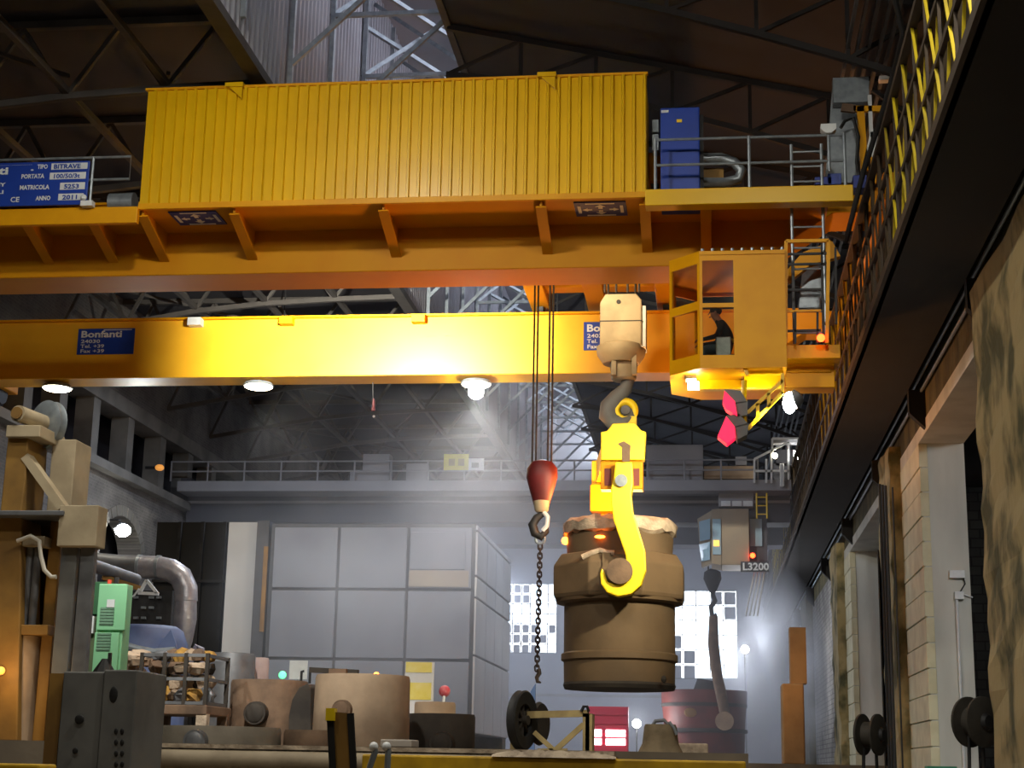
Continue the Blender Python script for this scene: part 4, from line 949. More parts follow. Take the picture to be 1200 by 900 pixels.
MB().prism(q, (.05, .3, 0)).build('window_frame', CABG, fcab)
for (ya_, yb2) in ((609, 632), (636, 656)):
    qq = [P(x, y, FD+.18) for x, y in ((819, ya_), (832, ya_-1), (832, yb2), (822 if ya_ > 620 else 820, yb2))]; qq = [qq[0]+Vector((0, .5, 0)), qq[1], qq[2], qq[3]+Vector((0, .5, 0))]
    MB().prism(qq, (0, -.04, 0)).build('pane', FPAN, fcab)
fbox(835, 608, 845, 650, FD+.12, .08, FPAN, 'pane', fcab, .02); fbox(836, 633, 843, 640, FD+.08, .05, emit('cab_inside_lamp', (255, 190, 90), 1.2), 'inside_lamp', fcab)
fbox(879, 608, 893, 640, FD+.8, .1, FPAN, 'pane', fcab); fbox(878, 600, 899, 664, FD+.95, .6, FDK, 'entry_frame', fcab)
MB().sphere(P(882, 651, FD+.1), .09, 10).build('red_lamp', REDL, fcab, True)
fbox(868, 658, 901, 670, FD+.05, .1, FDK, 'number_board', fcab)
p = P(870, 668, FD+.0); lettering('lettering', 'L3200', p, 8.5*1.38*FD/F, WHITE, fcab, bold=.03, wid=30*FD/F, depth=.02)
lo = ladder(fc, P(887, 590, FD).x, P(899, 590, FD).x, FD+.3, P(890, 606, FD).z, P(890, 576, FD).z, 3, LEMON)
for k in range(4):
    MB().tube([P(884+k*4, 670, FD+.6), P(874+k*4.5, 722, FD+.6)], .025, 6).build('trailing_cable', WHITE, fc)
for y_ in (FD+1.4, FD+7.2): MB().box(2.4, 3.6, y_, y_+.8, 10.32, 10.9).build('end_stub', FDK, fc); MB().box(2.3, 2.8, y_, y_+.8, zw1-.3, 10.4).build('end_stub', FDK, fc)
ftr = thing('grey_trolley', (P(836, 600, 59).x, 59, zw1), 'grey hoist trolley on the distant crane girders', 'trolley')
MB().box(P(836, 600, 59).x-1, P(836, 600, 59).x+1, FD+1.5, FD+8, zw1+.02, zw1+.5).build('frame', FDK, ftr, bevel=.03); MB().cyl((P(836, 600, 59).x-.7, 59, zw1+.8), (P(836, 600, 59).x+.7, 59, zw1+.8), .35, n=18).build('drum', GREY, ftr, True)
fh_ = thing('distant_hook', P(836, 700, 59), 'distant dark hook block with long J shaped ladle hook', 'hook block')
c = P(835, 680, 59)
MB().lathe([(.06, -.5), (.16, -.35), (.33, .05), (.3, .3), (.1, .42)], c, 16, Matrix.Diagonal((1, .6, 1)).to_3x3()).build('block', DGREY, fh_, True)
for dx in (-.15, .15): MB().tube([c+Vector((dx, 0, .3)), (c.x+dx, 59, zw1+.1)], .03, 6).build('rope', ROPE, fh_)
MB().tube([P(x, y, 59) for x, y in ((835, 696), (838, 704), (833, 712), (835, 722), (840, 720))], .09, 8).build('hook', DGREY, fh_, True)
MB().tube([P(x, y, 58.8) for x, y in ((836, 722), (836, 755), (840, 790), (846, 818), (850, 840))], [.16, .2, .2, .2, .18], 10).build('hook_arm', RUST, fh_, True)
MB().cyl(P(849, 845, 58.5), P(849, 845, 59.1), .33, n=20).build('hook_disc', TAN, fh_, True)

# ================================================================ PANEL SHED
SY = 42.5
sxr = P(555, 720, SY).x; sxl = P(313, 720, SY).x; szt = P(440, 614, SY).z; szb = P(555, 860, SY).z; SYB = 50.0
sh = thing('panel_shed', ((sxl+sxr)/2, 46, 0), 'grey panelled sand plant shed standing on blocks', 'shed')
MB().box(sxl, sxr, SY, SYB, szb, szt).build('frame', SHEDF, sh)
xc = [P(x, 720, SY).x for x in (316, 394, 476, 553)]; zc_ = [P(430, y, SY).z for y in (858, 773, 691, 617)]
for i in range(3):
    for j in range(3):
        MB().box(xc[i]+.04, xc[i+1]-.04, SY-.07, SY, zc_[j]+.04, zc_[j+1]-.04).build('panel', SHED, sh, bevel=.015)
xa_, xb_ = P(481, 650, SY).x, P(546, 650, SY).x
MB().box(xa_, xb_, SY-.1, SY-.07, P(515, 668, SY).z, P(515, 624, SY).z).build('inset_panel', SHED, sh, bevel=.02)
MB().box(xa_, xb_+.1, SY-.09, SY-.07, P(515, 688, SY).z, P(515, 669, SY).z).build('tan_strip', SHEDTAN, sh)
sy = [SY+(SYB-SY)*t for t in (0, .27, .52, .76, 1)]; szs = [szb]+[P(555, y, SY).z for y in (768, 700, 675, 622)]
szs.append(szt)
for i in range(4):
    for j in range(5):
        MB().box(sxr, sxr+.06, sy[i]+.04, sy[i+1]-.04, szs[j]+.03, szs[j+1]-.03).build('side_panel', SHED2, sh, bevel=.012)
for x in (sxl+.6, -9, sxr-.5):
    for y in (SY+.4, SYB-.5): MB().box(x-.5, x+.5, y-.4, y+.4, 0, szb).build('support_block', CONC, sh)
sp = thing('pale_column', (P(282, 700, 43).x, 43, 0), 'pale column with a dark ochre striped edge post beside the shed', 'column')
a = RC(263, 612, 300, 800, 43); MB().box(a[0], a[1], 43, 44.2, 0, a[3]).build('shaft', SHED2, sp)
a = RC(300, 612, 314, 800, 42.9); MB().box(a[0], a[1], 42.6, 43.4, 0, a[3]).build('edge_post', SHEDF, sp)
a = RC(306, 640, 311, 740, 42.5); MB().box(a[0], a[1], 42.55, 42.6, a[2], a[3]).build('ochre_strip', OCHRE, sp)
sc_ = thing('dark_backdrop', (P(235, 700, 46).x, 46, 0), 'tall black sheet for the dark background between the pipe duct and the pale column', 'screen')
a = RC(178, 612, 262, 800, 46); MB().box(a[0], a[1], 46, 46.3, 0, a[3]).build('sheet', BLACK, sc_)  # black sheet in place of the dark doorway and background
for x in (205, 232, 258): q = P(x, 700, 45.9); MB().box(q.x-.05, q.x+.05, 45.9, 46, 0, a[3]).build('stud', DGREY, sc_)
q = P(230, 681, 45.9); MB().box(a[0], a[1], 45.85, 45.95, q.z-.04, q.z+.04).build('cross_rail', DGREY, sc_)

# ================================================================ LADLES AND POTS ON THE FLOOR
def pot(px0, px1, ytop, d, name, label, cat, m, tr_px=None, taper=1.0, wall=.12, grp=None, z0=0.0, trm=None, trr=None):
    xm = (px0+px1)/2; c = P(xm, ytop, d); r = (px1-px0)/2*d/F; h = c.z-z0
    t = thing(name, (c.x, d, z0), label, cat, grp); C_ = (c.x, d, z0)
    MB().lathe([(r*taper*.96, 0), (r*taper, .05), (r*(taper+1)/2, h*.5), (r, h-.06), (r-.02, h), (r-wall, h), (r-wall*1.4, h*.3), (0, h*.28)], C_, 36).build('shell', m, t, True)
    if tr_px:
        tx_, ty_, rp = tr_px; f = P(tx_, ty_, d-r*.98); rr_ = rp*d/F
        MB().cyl(f+Vector((0, r*.35, 0)), f+Vector((0, -.18, 0)), rr_*1.15, rr_, 20).build('trunnion', trm or m, t, True)
        MB().sphere(f+Vector((0, -.16, 0)), rr_*.9, 14, (1, .35, 1)).build('trunnion_cap', trm or m, t, True)
    return t, c, r, h
pot2, c2, r2, h2_ = pot(370, 481, 792, 31, 'ladle_pot', 'wide tan ladle pot with glowing ember on its rim', 'ladle', TAN, (402, 832, 11), 1.02, trm=RUST)
MB().sphere(P(441, 790, 31-r2*.8), .05, 10, (1, 1, .7)).build('ember', EMBER, pot2, True)
MB().beam(P(363, 785, 31), P(420, 788, 31), .12, .1).build('rim_bar', SOOT, pot2); a = RC(388, 784, 408, 791, 31); MB().box(a[0], a[1], 30.8, 31.2, h2_-.02, h2_+.12).build('rim_lump', RUST, pot2)
pot1, c1, r1, h1_ = pot(271, 362, 798, 32.2, 'ladle_pot', 'rusty ladle pot with sooty arched shield on its side', 'ladle', RUST, (301, 836, 13), 1.0, trm=SOOT)
q = [P(x, y, 32.2-r1*.75) for x, y in ((338, 862), (338, 840), (342, 820), (350, 806), (360, 801), (364, 806), (364, 862))]
MB().prism(q, (.12, .35, 0)).build('arched_shield', SOOT, pot1, bevel=.02)
for k in range(2):
    p = P(353+k*10, 795, 32); MB().tube([p+Vector((0, 0, -.1)), p+Vector((.0, 0, .14)), p+Vector((.05, 0, .14))], .03, 6).build('rim_hook', DGREY, pot1)
pot(246, 300, 766, 36, 'steel_drum', 'tall grey steel drum behind the rusty ladle pot', 'drum', GREY, None, 1.06)
pot(290, 316, 771, 37, 'steel_drum', 'narrow pinkish grey drum half behind a taller grey drum', 'drum', mat('pinkish_grey', (172, 152, 150), .8, 0, (140, 124, 124), 2, .6), None, 1.0)
pot(184, 330, 852, 27.8, 'shallow_ladle', 'shallow grey ladle body with round trunnion in front of drum', 'ladle', mat('dusty_grey_steel', (128, 120, 108), .85, .1, (92, 86, 78), 1.6, .6, .2), (231, 869, 13), 1.0, trm=GREY)
pot(333, 402, 856, 28.2, 'shallow_ladle', 'low rust brown ladle ring between two tan ladle pots', 'ladle', RUST, None, 1.0)
dk, cdk, rdk, hdk = pot(479, 557, 837, 33.0, 'dark_ladle', 'dark sooty ladle with round trunnion beside the panel shed', 'ladle', SOOT, (518, 871, 13), 1.0, trm=SOOT)
pot(486, 534, 823, 35.5, 'mould_box', 'small tan mould box behind the dark sooty ladle', 'mould box', TAN, None, 1.0, z0=0)
bl = thing('red_valve_ball', P(521, 822, 35.5), 'small round red and white buoy on the tan mould box', 'buoy')
p = P(521, 810, 35.5); MB().sphere(p, .13, 16).build('ball', mat('faded_red', (200, 70, 85), .5, 0, (220, 170, 175), 9, .6), bl, True)
MB().cyl((p.x, 35.5-.5, .28*P(510, 823, 35.5).z), (p.x, 35.5, p.z), .03, n=8).build('stem', WHITE, bl)
yb = thing('yellow_white_board', (P(492, 800, 37).x, 37, 0), 'yellow and white striped board leaning on the shed wall', 'board')
a = RC(474, 776, 508, 835, 37)
zz = [0, a[3]-.75, a[3]-.4, a[3]-.12, a[3]]
MB().box(a[0], a[1], 37, 37.06, 0, a[3]).build('board', SHED2, yb)
for (k0, k1) in ((820, 800), (788, 776)):
    MB().box(a[0]+.02, a[1]-.05, 36.98, 37, P(490, k0, 37).z, P(490, k1, 37).z).build('yellow_stripe', mat('board_yellow', (215, 200, 90), .6, 0, (225, 220, 170), 2, .6), yb)
sb = thing('white_notice', (P(350, 785, 40).x, 40, 0), 'white notice sheet on a post in front of the grey shed', 'notice')
a = RC(339, 774, 360, 796, 40); MB().box(a[0], a[1], 40, 40.03, a[2], a[3]).build('sheet', WHITE, sb); q = (a[0]+a[1])/2
MB().cyl((q, 40.05, 0), (q, 40.05, a[3]), .03, n=8).build('post', GALV, sb)
gl = thing('green_lamp', (P(331, 791, 39).x, 39, 0), 'small green signal lamp beside the white notice', 'lamp')
MB().sphere(P(331, 791, 39), .1, 10).build('bulb', emit('green_lamp_glow', (90, 230, 150), 2.5), gl, True); MB().cyl((P(331, 791, 39).x, 39, 0), P(331, 791, 39), .03, n=8).build('post', GALV, gl)

# scrap basket on a concrete plinth
SB = 29.5
a = RC(160, 826, 244, 836, SB); plz = a[3]
pl = thing('scrap_table', ((a[0]+a[1])/2, SB+.7, 0), 'crusty loading table with rough legs under the scrap basket', 'table')
MB().box(a[0]-.1, a[1], SB-.1, SB+1.5, a[2]-.02, a[3]).build('top', RUST, pl, bevel=.02)
for x, y in ((a[0]+.1, SB), (a[1]-.1, SB), (a[0]+.1, SB+1.3), (a[1]-.1, SB+1.3)): MB().box(x-.1, x+.1, y-.08, y+.12, 0, a[2]).build('leg', LIME if x < -9 and y < SB+1 else RUST, pl)
bk = thing('scrap_basket', ((a[0]+a[1])/2, SB+.7, plz), 'open steel cage basket filled with casting scrap', 'basket')
bz1 = P(200, 765, SB).z; bxs = [P(x, 795, SB).x for x in (165, 192, 217, 242)]
for x in bxs:
    for y in (SB, SB+1.3): MB().box(x-.035, x+.035, y-.03, y+.03, plz, bz1).build('post', SOOT, bk)
for z in (plz+.04, (plz+bz1)/2, bz1-.04):
    for y in (SB, SB+1.3): MB().box(bxs[0], bxs[3], y-.025, y+.025, z-.03, z+.03).build('rail', GREY, bk)
    for x in (bxs[0], bxs[3]): MB().box(x-.025, x+.025, SB, SB+1.3, z-.03, z+.03).build('rail', GREY, bk)
MB().box(bxs[0], bxs[3], SB, SB+1.3, plz, plz+.03).build('floor_plate', RUST, bk)
rr = random.Random(11)
scm = [RUST, TAN, SOOT, mat('scrap_ochre', (170, 130, 60), .9, .1, (110, 84, 50), 5, .7, .3), mat('scrap_cream', (196, 174, 150), .9, .1, (130, 110, 96), 5, .7, .3), GREY]
def lump(c, s, m, label, seed):
    r = random.Random(seed); b = MB(); b.sphere((0, 0, 0), 1, 8)
    sx_, sy_, sz_ = s*(.8+r.random()*.5), s*(.8+r.random()*.4), s*(.55+r.random()*.4)
    jit = {}
    for v in b.v:
        k = (round(v.x, 3), round(v.y, 3), round(v.z, 3)); j = jit.setdefault(k, .75+r.random()*.5); v.x *= sx_*j; v.y *= sy_*j; v.z *= sz_*j
        v += Vector(c)
    return tag(b.build('scrap_casting', m, org=c), label, 'scrap', 'scrap castings in the basket')
adj = ['rusty', 'pale', 'sooty', 'ochre', 'cream', 'grey']; k = 0
for row in range(4):
    for i in range(6):
        mi = rr.randrange(6); x = bxs[0]+.16+(bxs[3]-bxs[0]-.32)*i/5+(rr.random()-.5)*.05; z = plz+.2+row*.25
        lump((x, SB+.3+.22*(row % 2)+rr.random()*.25, z), .17, scm[mi], 'lumpy %s casting scrap %s the cage basket' % (adj[mi], ('at the bottom of', 'low down in', 'in the upper half of', 'heaped on top of')[row]), 100+k); k += 1
for i in range(4):
    mi = (4, 1, 4, 0)[i]; p = P(150+i*4, 768+4*(i % 2), 31.6)
    lump((p.x, 31.8+.1*i, max(.2, p.z)), .2, scm[mi], 'lumpy %s casting scrap on the heap beside the basket' % adj[mi], 300+i)
hp = tag(MB().lathe([(.9, 0), (.7, .8), (.4, 1.5), (.2, P(152, 776, 32).z)], (P(152, 800, 32.4).x, 32.4, 0), 14).build('scrap_heap', RUST, org=(P(152, 800, 32.4).x, 32.4, 0)), 'tall rusty heap of scrap behind the green cabinet', 'scrap heap')

# green electrical cabinets
GC = 27.0
gc = thing('green_cabinet', (P(118, 740, GC).x, GC, 0), 'pale green electrical cabinet with grilles and stacked doors', 'cabinet')
a = RC(112, 686, 144, 790, GC); xg0, xg1 = a[0], a[1]; zt_ = P(126, 684, GC).z
gb = MB().box(xg0, xg1, GC, GC+.35, 0, zt_).build('body', GREEN, gc, bevel=.015)
zmid = P(126, 740, GC).z
d1 = MB().box(xg0+.03, xg1+.05, GC-.06, GC, zmid+.02, zt_-.02).build('door', GREEN, gc, bevel=.01)
d2_ = MB().box(xg0+.01, xg1-.04, GC-.05, GC, .3, zmid-.02).build('door', GREEN, gc, bevel=.01)
GRL = mat('grille_grey_green', (118, 158, 132), .6, 0, (96, 134, 110), 20, .5)
for (x0, y0, x1, y1), dd, pd in (((119, 712, 135, 733), -.075, d1), ((115, 742, 131, 763), -.065, d2_)):
    q = RC(x0, y0, x1, y1, GC); g = MB().box(q[0], q[1], GC+dd, GC-.05, q[2], q[3]).build('grille', GRL, pd)
    for i in range(6): MB().box(q[0], q[1], GC+dd-.012, GC+dd, q[2]+(q[3]-q[2])*(i+.3)/6, q[2]+(q[3]-q[2])*(i+.7)/6).build('slat', GRL, pd)
q = RC(127, 703, 136, 713, GC); MB().box(q[0], q[1], GC-.075, GC-.06, q[2], q[3]).build('label_sheet', WHITE, d1)
q = P(121, 682, GC); MB().cyl((q.x, GC+.3, zt_), (q.x, GC+.3, zt_+.1), .04, n=10).build('red_beacon', mat('beacon_red', (220, 80, 60), .4), gc)
g2_ = thing('dark_green_cabinet', (P(103, 740, GC+.4).x, GC+.4, 0), 'dark green electrical cabinet behind the pale green one', 'cabinet')
a = RC(94, 682, 112, 720, GC+.5); MB().box(a[0], xg0-.01, GC+.45, GC+1.2, a[2], a[3]).build('upper_box', DGREEN, g2_, bevel=.01)
MB().box(a[0], xg0-.02, GC+.5, GC+1.2, 0, a[2]-.02).build('lower_box', mat('olive_panel', (84, 98, 66), .7), g2_, bevel=.01)
q = RC(99, 722, 110, 742, GC+.42); MB().box(q[0], q[1], GC+.4, GC+.46, q[2], q[3]).build('switch_frame', WHITE, g2_); MB().box(q[0]+.03, q[1]-.03, GC+.38, GC+.4, q[2]+.03, q[3]-.03).build('switch_panel', DGREEN, g2_)
q = P(97, 700, GC+.4); MB().box(q.x-.03, q.x+.04, GC+.43, GC+.45, q.z-.06, q.z+.06).build('label_sheet', WHITE, g2_)
# white sheet standing above the dark green cabinet
a = RC(99, 645, 109, 683, GC+.7); ws = tag(MB().box(a[0], a[1], GC+.7, GC+.74, P(104, 682, GC+.5).z, a[3]).build('white_sheet', WHITE, org=(a[0], GC+.7, P(104, 682, GC+.5).z)), 'narrow white sheet standing on top of the dark green cabinet', 'sheet')

# pipe duct, dark control desk, blue hood
PD = 39.0
dp = thing('duct_pipe', (P(215, 750, PD).x, PD, 0), 'bent silver lagged duct pipe coming down beside the black sheet', 'pipe')
m_s = mat('foil_lagging', (178, 176, 182), .35, .5, (130, 128, 140), 2.5, .7, .3)
MB().tube([P(x, y, PD) for x, y in ((112, 660), (135, 662), (165, 664))], .27, 18).build('pipe_section', GREY, dp, True)
MB().tube([P(x, y, PD) for x, y in ((164, 664), (185, 665), (200, 668), (212, 676), (218, 690), (218, 705))], .29, 18).build('elbow', m_s, dp, True)
MB().tube([P(x, y, PD) for x, y in ((218, 704), (217, 725), (214, 750), (210, 770))], [.27, .29, .25, .2], 18).build('down_pipe', m_s, dp, True)
for x, y in ((164, 664), (186, 665)): q = P(x, y, PD); MB().cyl(q+Vector((-.04, 0, 0)), q+Vector((.04, 0, 0)), .31, n=18).build('pipe_clamp', GALV, dp, True)
MB().box(P(214, 750, PD).x-.2, P(214, 750, PD).x+.2, PD-.2, PD+.2, 0, P(214, 762, PD).z).build('pipe_foot', DGREY, dp)
MB().tube([P(x, y, PD-1) for x, y in ((224, 790), (224, 768), (230, 757), (237, 760), (237, 790))], .06, 8).build('loop_pipe', mat('lilac_grey', (150, 145, 160), .6), dp, True)
dc = thing('diagonal_conduit', P(110, 660, 36), 'grey sloping conduit below the silver duct pipe', 'conduit')
MB().tube([P(108, 662, 36), P(160, 680, 37.5)], .15, 12).build('pipe', GREY, dc, True)
MB().cyl((P(135, 676, 36.5).x, 36.6, 0), (P(135, 676, 36.5).x, 36.6, P(135, 676, 36.5).z), .06, n=10).build('support_post', GREY, dc)
MB().beam(P(120, 676, 36.5), P(165, 690, 37), .1, .12).build('support_channel', OCHRE, dc)
for q1, q2 in (((172, 680), (164, 694)), ((172, 680), (184, 695)), ((162, 695), (186, 696))): MB().beam(P(*q1, 36.5), P(*q2, 36.5), .07, .07, (0, 1, 0)).build('bracket', WHITE, dc)
MB().tube([P(x, y, 36.4) for x, y in ((163, 690), (157, 698), (148, 702))], .025, 6).build('cable', WHITE, dc)
dd_ = thing('control_cubicle', (P(165, 720, 40).x, 40, 0), 'dark control cubicle with rows of small pale dials', 'control panel')
a = RC(140, 692, 200, 760, 40); MB().box(a[0], a[1], 40, 41, 0, a[3]).build('cubicle', DGREY, dd_)
for i in range(5):
    for j in range(3):
        q = P(150+i*9, 700+j*12, 39.95)
        if (i+j) % 3 != 2: MB().box(q.x-.06, q.x+.06, 39.93, 40, q.z-.03, q.z+.03).build('dial', GALV, dd_)
bh = thing('blue_hood', (P(175, 760, 37).x, 37, 0), 'faded blue sheet metal hood behind the scrap basket', 'hood')
BHM = mat('faded_blue', (92, 108, 150), .6, 0, (70, 82, 120), 1.5, .6)
c = P(172, 745, 37.0); MB().lathe([(1.0, 0), (1.0, c.z-.55), (.98, c.z-.2), (.85, c.z+.12), (.7, c.z+.22), (0, c.z+.24)], (c.x, 37, 0), 28).build('hood', BHM, bh, True)
MB().prism([P(x, y, 36.2) for x, y in ((180, 764), (207, 760), (206, 755), (200, 738))], (0, .1, 0)).build('side_flap', BHM, bh)
MB().tube([P(x, y, 35.8) for x, y in ((143, 755), (160, 760), (180, 764), (205, 762))], .08, 8).build('rim_pipe', GALV, bh, True)
sl = thing('black_funnel', (P(122, 775, 25).x, 25, 0), 'small black funnel with spout in front of the green cabinet', 'funnel')
q = P(122, 788, 25); MB().lathe([(.2, 0), (.2, q.z), (.19, q.z), (.05, P(122, 772, 25).z)], (q.x, 25, 0), 10).build('cone', BLACK, sl); q = P(129, 770, 25); MB().beam(P(128, 785, 25), P(129, 765, 25), .05, .05, (0, 1, 0)).build('spout', DGREY, sl)
# lamp in the arch
lp = PX(143, 620, XL+.45)
al = thing('arch_lamp', lp, 'glaring white lamp mounted at the brick arch', 'lamp')
MB().tube([lp+Vector((-.45, 0, .3)), lp+Vector((-.1, 0, .3)), lp], .04, 8).build('arm', DGREY, al)
MB().lathe([(.1, .2), (.25, .05), (.27, 0)], lp, 16).build('shade', GALV, al, True)
MB().sphere(lp+Vector((.05, -.05, -.05)), .26, 14, (1, 1, .8)).build('bulb', LAMPC, al, True)
spot_light('arch_lamp_light', lp+Vector((.5, -.6, -.2)), lp+Vector((8, -6, -6)), 900, (.92, 1, .97), 150, 1, .2)
ol = PX(187, 548, XL+.5); o1 = thing('amber_lamp', ol, 'small amber lamp on the gallery column beside the grey crane', 'lamp')
MB().cyl(ol, ol+Vector((-.5, 0, 0)), .05, n=8).build('bracket', DGREY, o1); MB().sphere(ol, .16, 12, (1, 1, .7)).build('lens', emit('amber_glow', (225, 150, 70), .8), o1, True)

# rope wheel machine
WM = 24.0
wm = thing('rope_wheel_frame', (P(645, 880, WM).x, WM, 0), 'tan braced frame with a big dark rope wheel', 'winch')
FRM = mat('cream_frame_paint', (186, 164, 112), .7, 0, (120, 100, 66), 3, .6, .1)
wc = P(612, 844, WM); wr_ = 34*WM/F
rotm = Matrix.Rotation(math.radians(72), 3, 'Z') @ Matrix.Rotation(math.radians(90), 3, 'X')
wz = max(wc.z, wr_+.01)
whl = MB().lathe([(wr_*.55, -.05), (wr_*.95, -.07), (wr_, -.05), (wr_*.97, 0), (wr_, .05), (wr_*.95, .07), (wr_*.55, .05), (wr_*.55, -.05)], (wc.x, WM, wz), 32, rotm).build('wheel_rim', DGREY, wm, True)
MB().lathe([(.07, -.1), (.07, .1)], (wc.x, WM, wz), 14, rotm).build('hub', SOOT, wm, True)
for k in range(4):
    d_ = rotm @ Vector((math.cos(k*math.pi/4), math.sin(k*math.pi/4), 0))*wr_*.6; MB().beam(Vector((wc.x, WM, wz))-d_, Vector((wc.x, WM, wz))+d_, .05, .04).build('spoke', SOOT, wm)
MB().lathe([(.1, -.05), (.3, -.05), (.33, 0), (.3, .05), (.1, .05)], P(632, 848, WM+.8), 24, rotm).build('small_wheel', SOOT, wm, True)
for a_, b_, ww2 in (((603, 838), (690, 836), .1), ((687, 836), (687, 892), .1), ((602, 842), (602, 892), .1), ((626, 858), (650, 880), .07), ((650, 880), (684, 849), .08), ((630, 880), (665, 880), .07)):
    MB().beam(P(*a_, WM+.15), P(*b_, WM+.15), ww2, ww2, (0, 1, 0)).build('frame_bar', FRM, wm)
MB().box(P(690, 880, WM).x-.06, P(690, 880, WM).x+.04, WM+.1, WM+.6, 0, P(690, 836, WM).z).build('support_post', FRM, wm)
MB().tube([P(x, y, WM+.1) for x, y in ((681, 834), (684, 828), (688, 828), (690, 834))], .025, 6).build('lifting_eye', DGREY, wm)
bp_ = thing('blue_post', (P(620, 830, 30).x, 30, 0), 'thin pale blue post behind the dark rope wheel', 'post')
a = RC(620, 801, 627, 860, 30); MB().prism([(a[0], 30, 0), (a[1], 30, 0), (a[1], 30, a[3]), (a[0]+.02, 30, a[3]-.15)], (0, .08, 0)).build('blade', mat('pale_blue', (120, 150, 205), .5), bp_); MB().box(a[0]-.1, a[1]+.1, 29.9, 30.2, 0, .06).build('foot', GREY, bp_)
# bell shaped casting
BLD = 27.0
be = thing('bell_casting', (P(774, 880, BLD).x, BLD, 0), 'dusty bell shaped casting with lugs on its flat top', 'casting')
c = P(774, 849, BLD); hb_ = c.z
MB().lathe([(.42, 0), (.36, .08), (.30, .2), (.275, .4), (.27, hb_-.05), (.25, hb_), (0, hb_)], (c.x, BLD, 0), 28).build('bell', mat('dusty_bell', (128, 112, 88), .9, .1, (92, 80, 62), 4, .6, .2), be, True)
MB().tube([P(x, y, BLD) for x, y in ((765, 850), (768, 845), (778, 844), (784, 850))], .03, 8).build('top_handle', GREY, be, True)
MB().tube([P(x, y, BLD-.2) for x, y in ((784, 846), (790, 853), (793, 861))], .025, 8).build('side_lug', GALV, be, True)
ba = thing('white_slab', (P(810, 882, 29).x, 29, 0), 'low pale slab behind the bell casting', 'slab')
a = RC(790, 878, 830, 895, 29); MB().box(a[0], a[1], 29, 29.8, 0, max(.25, a[3])).build('slab', LIME, ba, bevel=.03)
# brown tank in the far bay
TK = 60.6
tk = thing('brown_tank', (P(825, 850, TK).x, TK, 0), 'big dark brown ladle in the haze under the distant hook', 'ladle')
a = RC(775, 810, 876, 880, TK); cxx = (a[0]+a[1])/2
MB().lathe([(1.3, 0), (1.45, .3), (1.5, a[3]*.6), (1.58, a[3]-.25), (1.58, a[3]), (1.4, a[3]), (0, a[3]-.3)], (cxx, TK, 0), 32).build('shell', MAROON, tk, True)
for z in (a[3]*.45, a[3]*.8): MB().lathe([(1.46, z-.08), (1.58, z-.06), (1.58, z+.06), (1.46, z+.08)], (cxx, TK, 0), 32).build('hoop', SOOT, tk, True)
MB().sphere(P(809, 835, TK-1.5), .17, 10, (1.4, .4, 1)).build('ochre_patch', OCHRE, tk)
MB().cyl((cxx, TK, a[3]-.3), (cxx+.1, TK, a[3]+.4), .5, .35, n=20).build('lid_neck', SOOT, tk, True)
# step block by the wall; orange lamp light is put into its colour
ob = thing('lamp_tinted_stove', (P(930, 850, 50).x, 50, 0), 'stepped stove block coloured ochre for lamp light against the side wall', 'stove')
a = RC(917, 801, 943, 890, 50); MB().box(a[0], a[1], 50, 51.2, 0, a[3]).build('base', mat('warm_ochre', (160, 118, 70), .85, 0, (130, 92, 54), 2, .5), ob, bevel=.05)
a = RC(926, 735, 945, 801, 50.4); MB().box(a[0], a[1], 50.4, 51.2, a[2], a[3]).build('flue', mat('warm_ochre', (222, 160, 84)), ob)
spot_light('stove_lamp_light', P(922, 770, 47.5), P(932, 800, 50.5), 90, (1, .62, .28), 100, 1, .1)
for k, (x, y, d) in enumerate(((873, 761, 64), (726+20, 848, 60))):
    p = P(x, y, d); o = thing('work_lamp', p, ('small white work lamp glaring near the end of the runway', 'small white work lamp glaring beside the red unit')[k], 'lamp')
    point_light('work_lamp_light', p+Vector((.1, -.5, .2)), (420, 150)[k], (.92, .95, 1)); MB().sphere(p, .16, 10).build('bulb', LAMPC, o, True); MB().cyl(p+Vector((0, .15, 0)), (p.x, p.y+.15, 0), .03, n=6).build('pole', DGREY, o)

# ================================================================ LEFT HOISTING MACHINE
MD = 21.4
mc = thing('hoisting_frame', (P(45, 880, MD).x, MD, 0), 'tall ochre and grey hoisting frame with a pulley wheel on top', 'machine')
def mbx(x0, y0, x1, y1, d, dep, m, nm, par=mc, bev=.012, foot=False):
    a = RC(x0, y0, x1, y1, d); return MB().box(a[0], a[1], d, d+dep, 0 if foot else a[2], a[3]).build(nm, m, par, bevel=bev)
q = [P(x, y, MD) for x, y in ((9, 512), (33, 512), (30, 560), (25, 600), (24, 700), (18, 893), (-30, 893), (-12, 700), (0, 600))]
for v in q[5:7]: v.z = 0
MB().prism(q, (0, .7, 0)).build('main_column', OCHRE, mc, bevel=.02)
mbx(7, 498, 47, 512, MD-.1, .9, BEIGE, 'cap_plate')
c = P(24, 486, MD); wc = P(56, 498, MD+.6)
ax_ = (wc-c).normalized()
MB().cyl(c+Vector((0, -.1, 0)), c+ax_*.75, .12, n=18).build('shaft', BEIGE, mc, True)
MB().cyl(c+Vector((0, -.14, 0)), c+Vector((0, -.1, 0)), .085, n=18).build('shaft_cap', OCHRE, mc, True)
rm = ax_.to_track_quat('Z', 'Y').to_matrix()
rm2 = Vector((.45, .85, 0)).normalized().to_track_quat('Z', 'Y').to_matrix()
MB().lathe([(.08, -.09), (.30, -.09), (.36, -.06), (.34, 0), (.36, .06), (.30, .09), (.08, .09)], wc, 36, rm2).build('pulley_wheel', GALV, mc, True)
mbx(58, 515, 86, 600, MD+.5, .6, BEIGE, 'secondary_column')
MB().beam(P(32, 536, MD+.1), P(75, 596, MD+.1), .12, .22, (0, 1, 0)).build('diagonal_brace', BEIGE, mc)
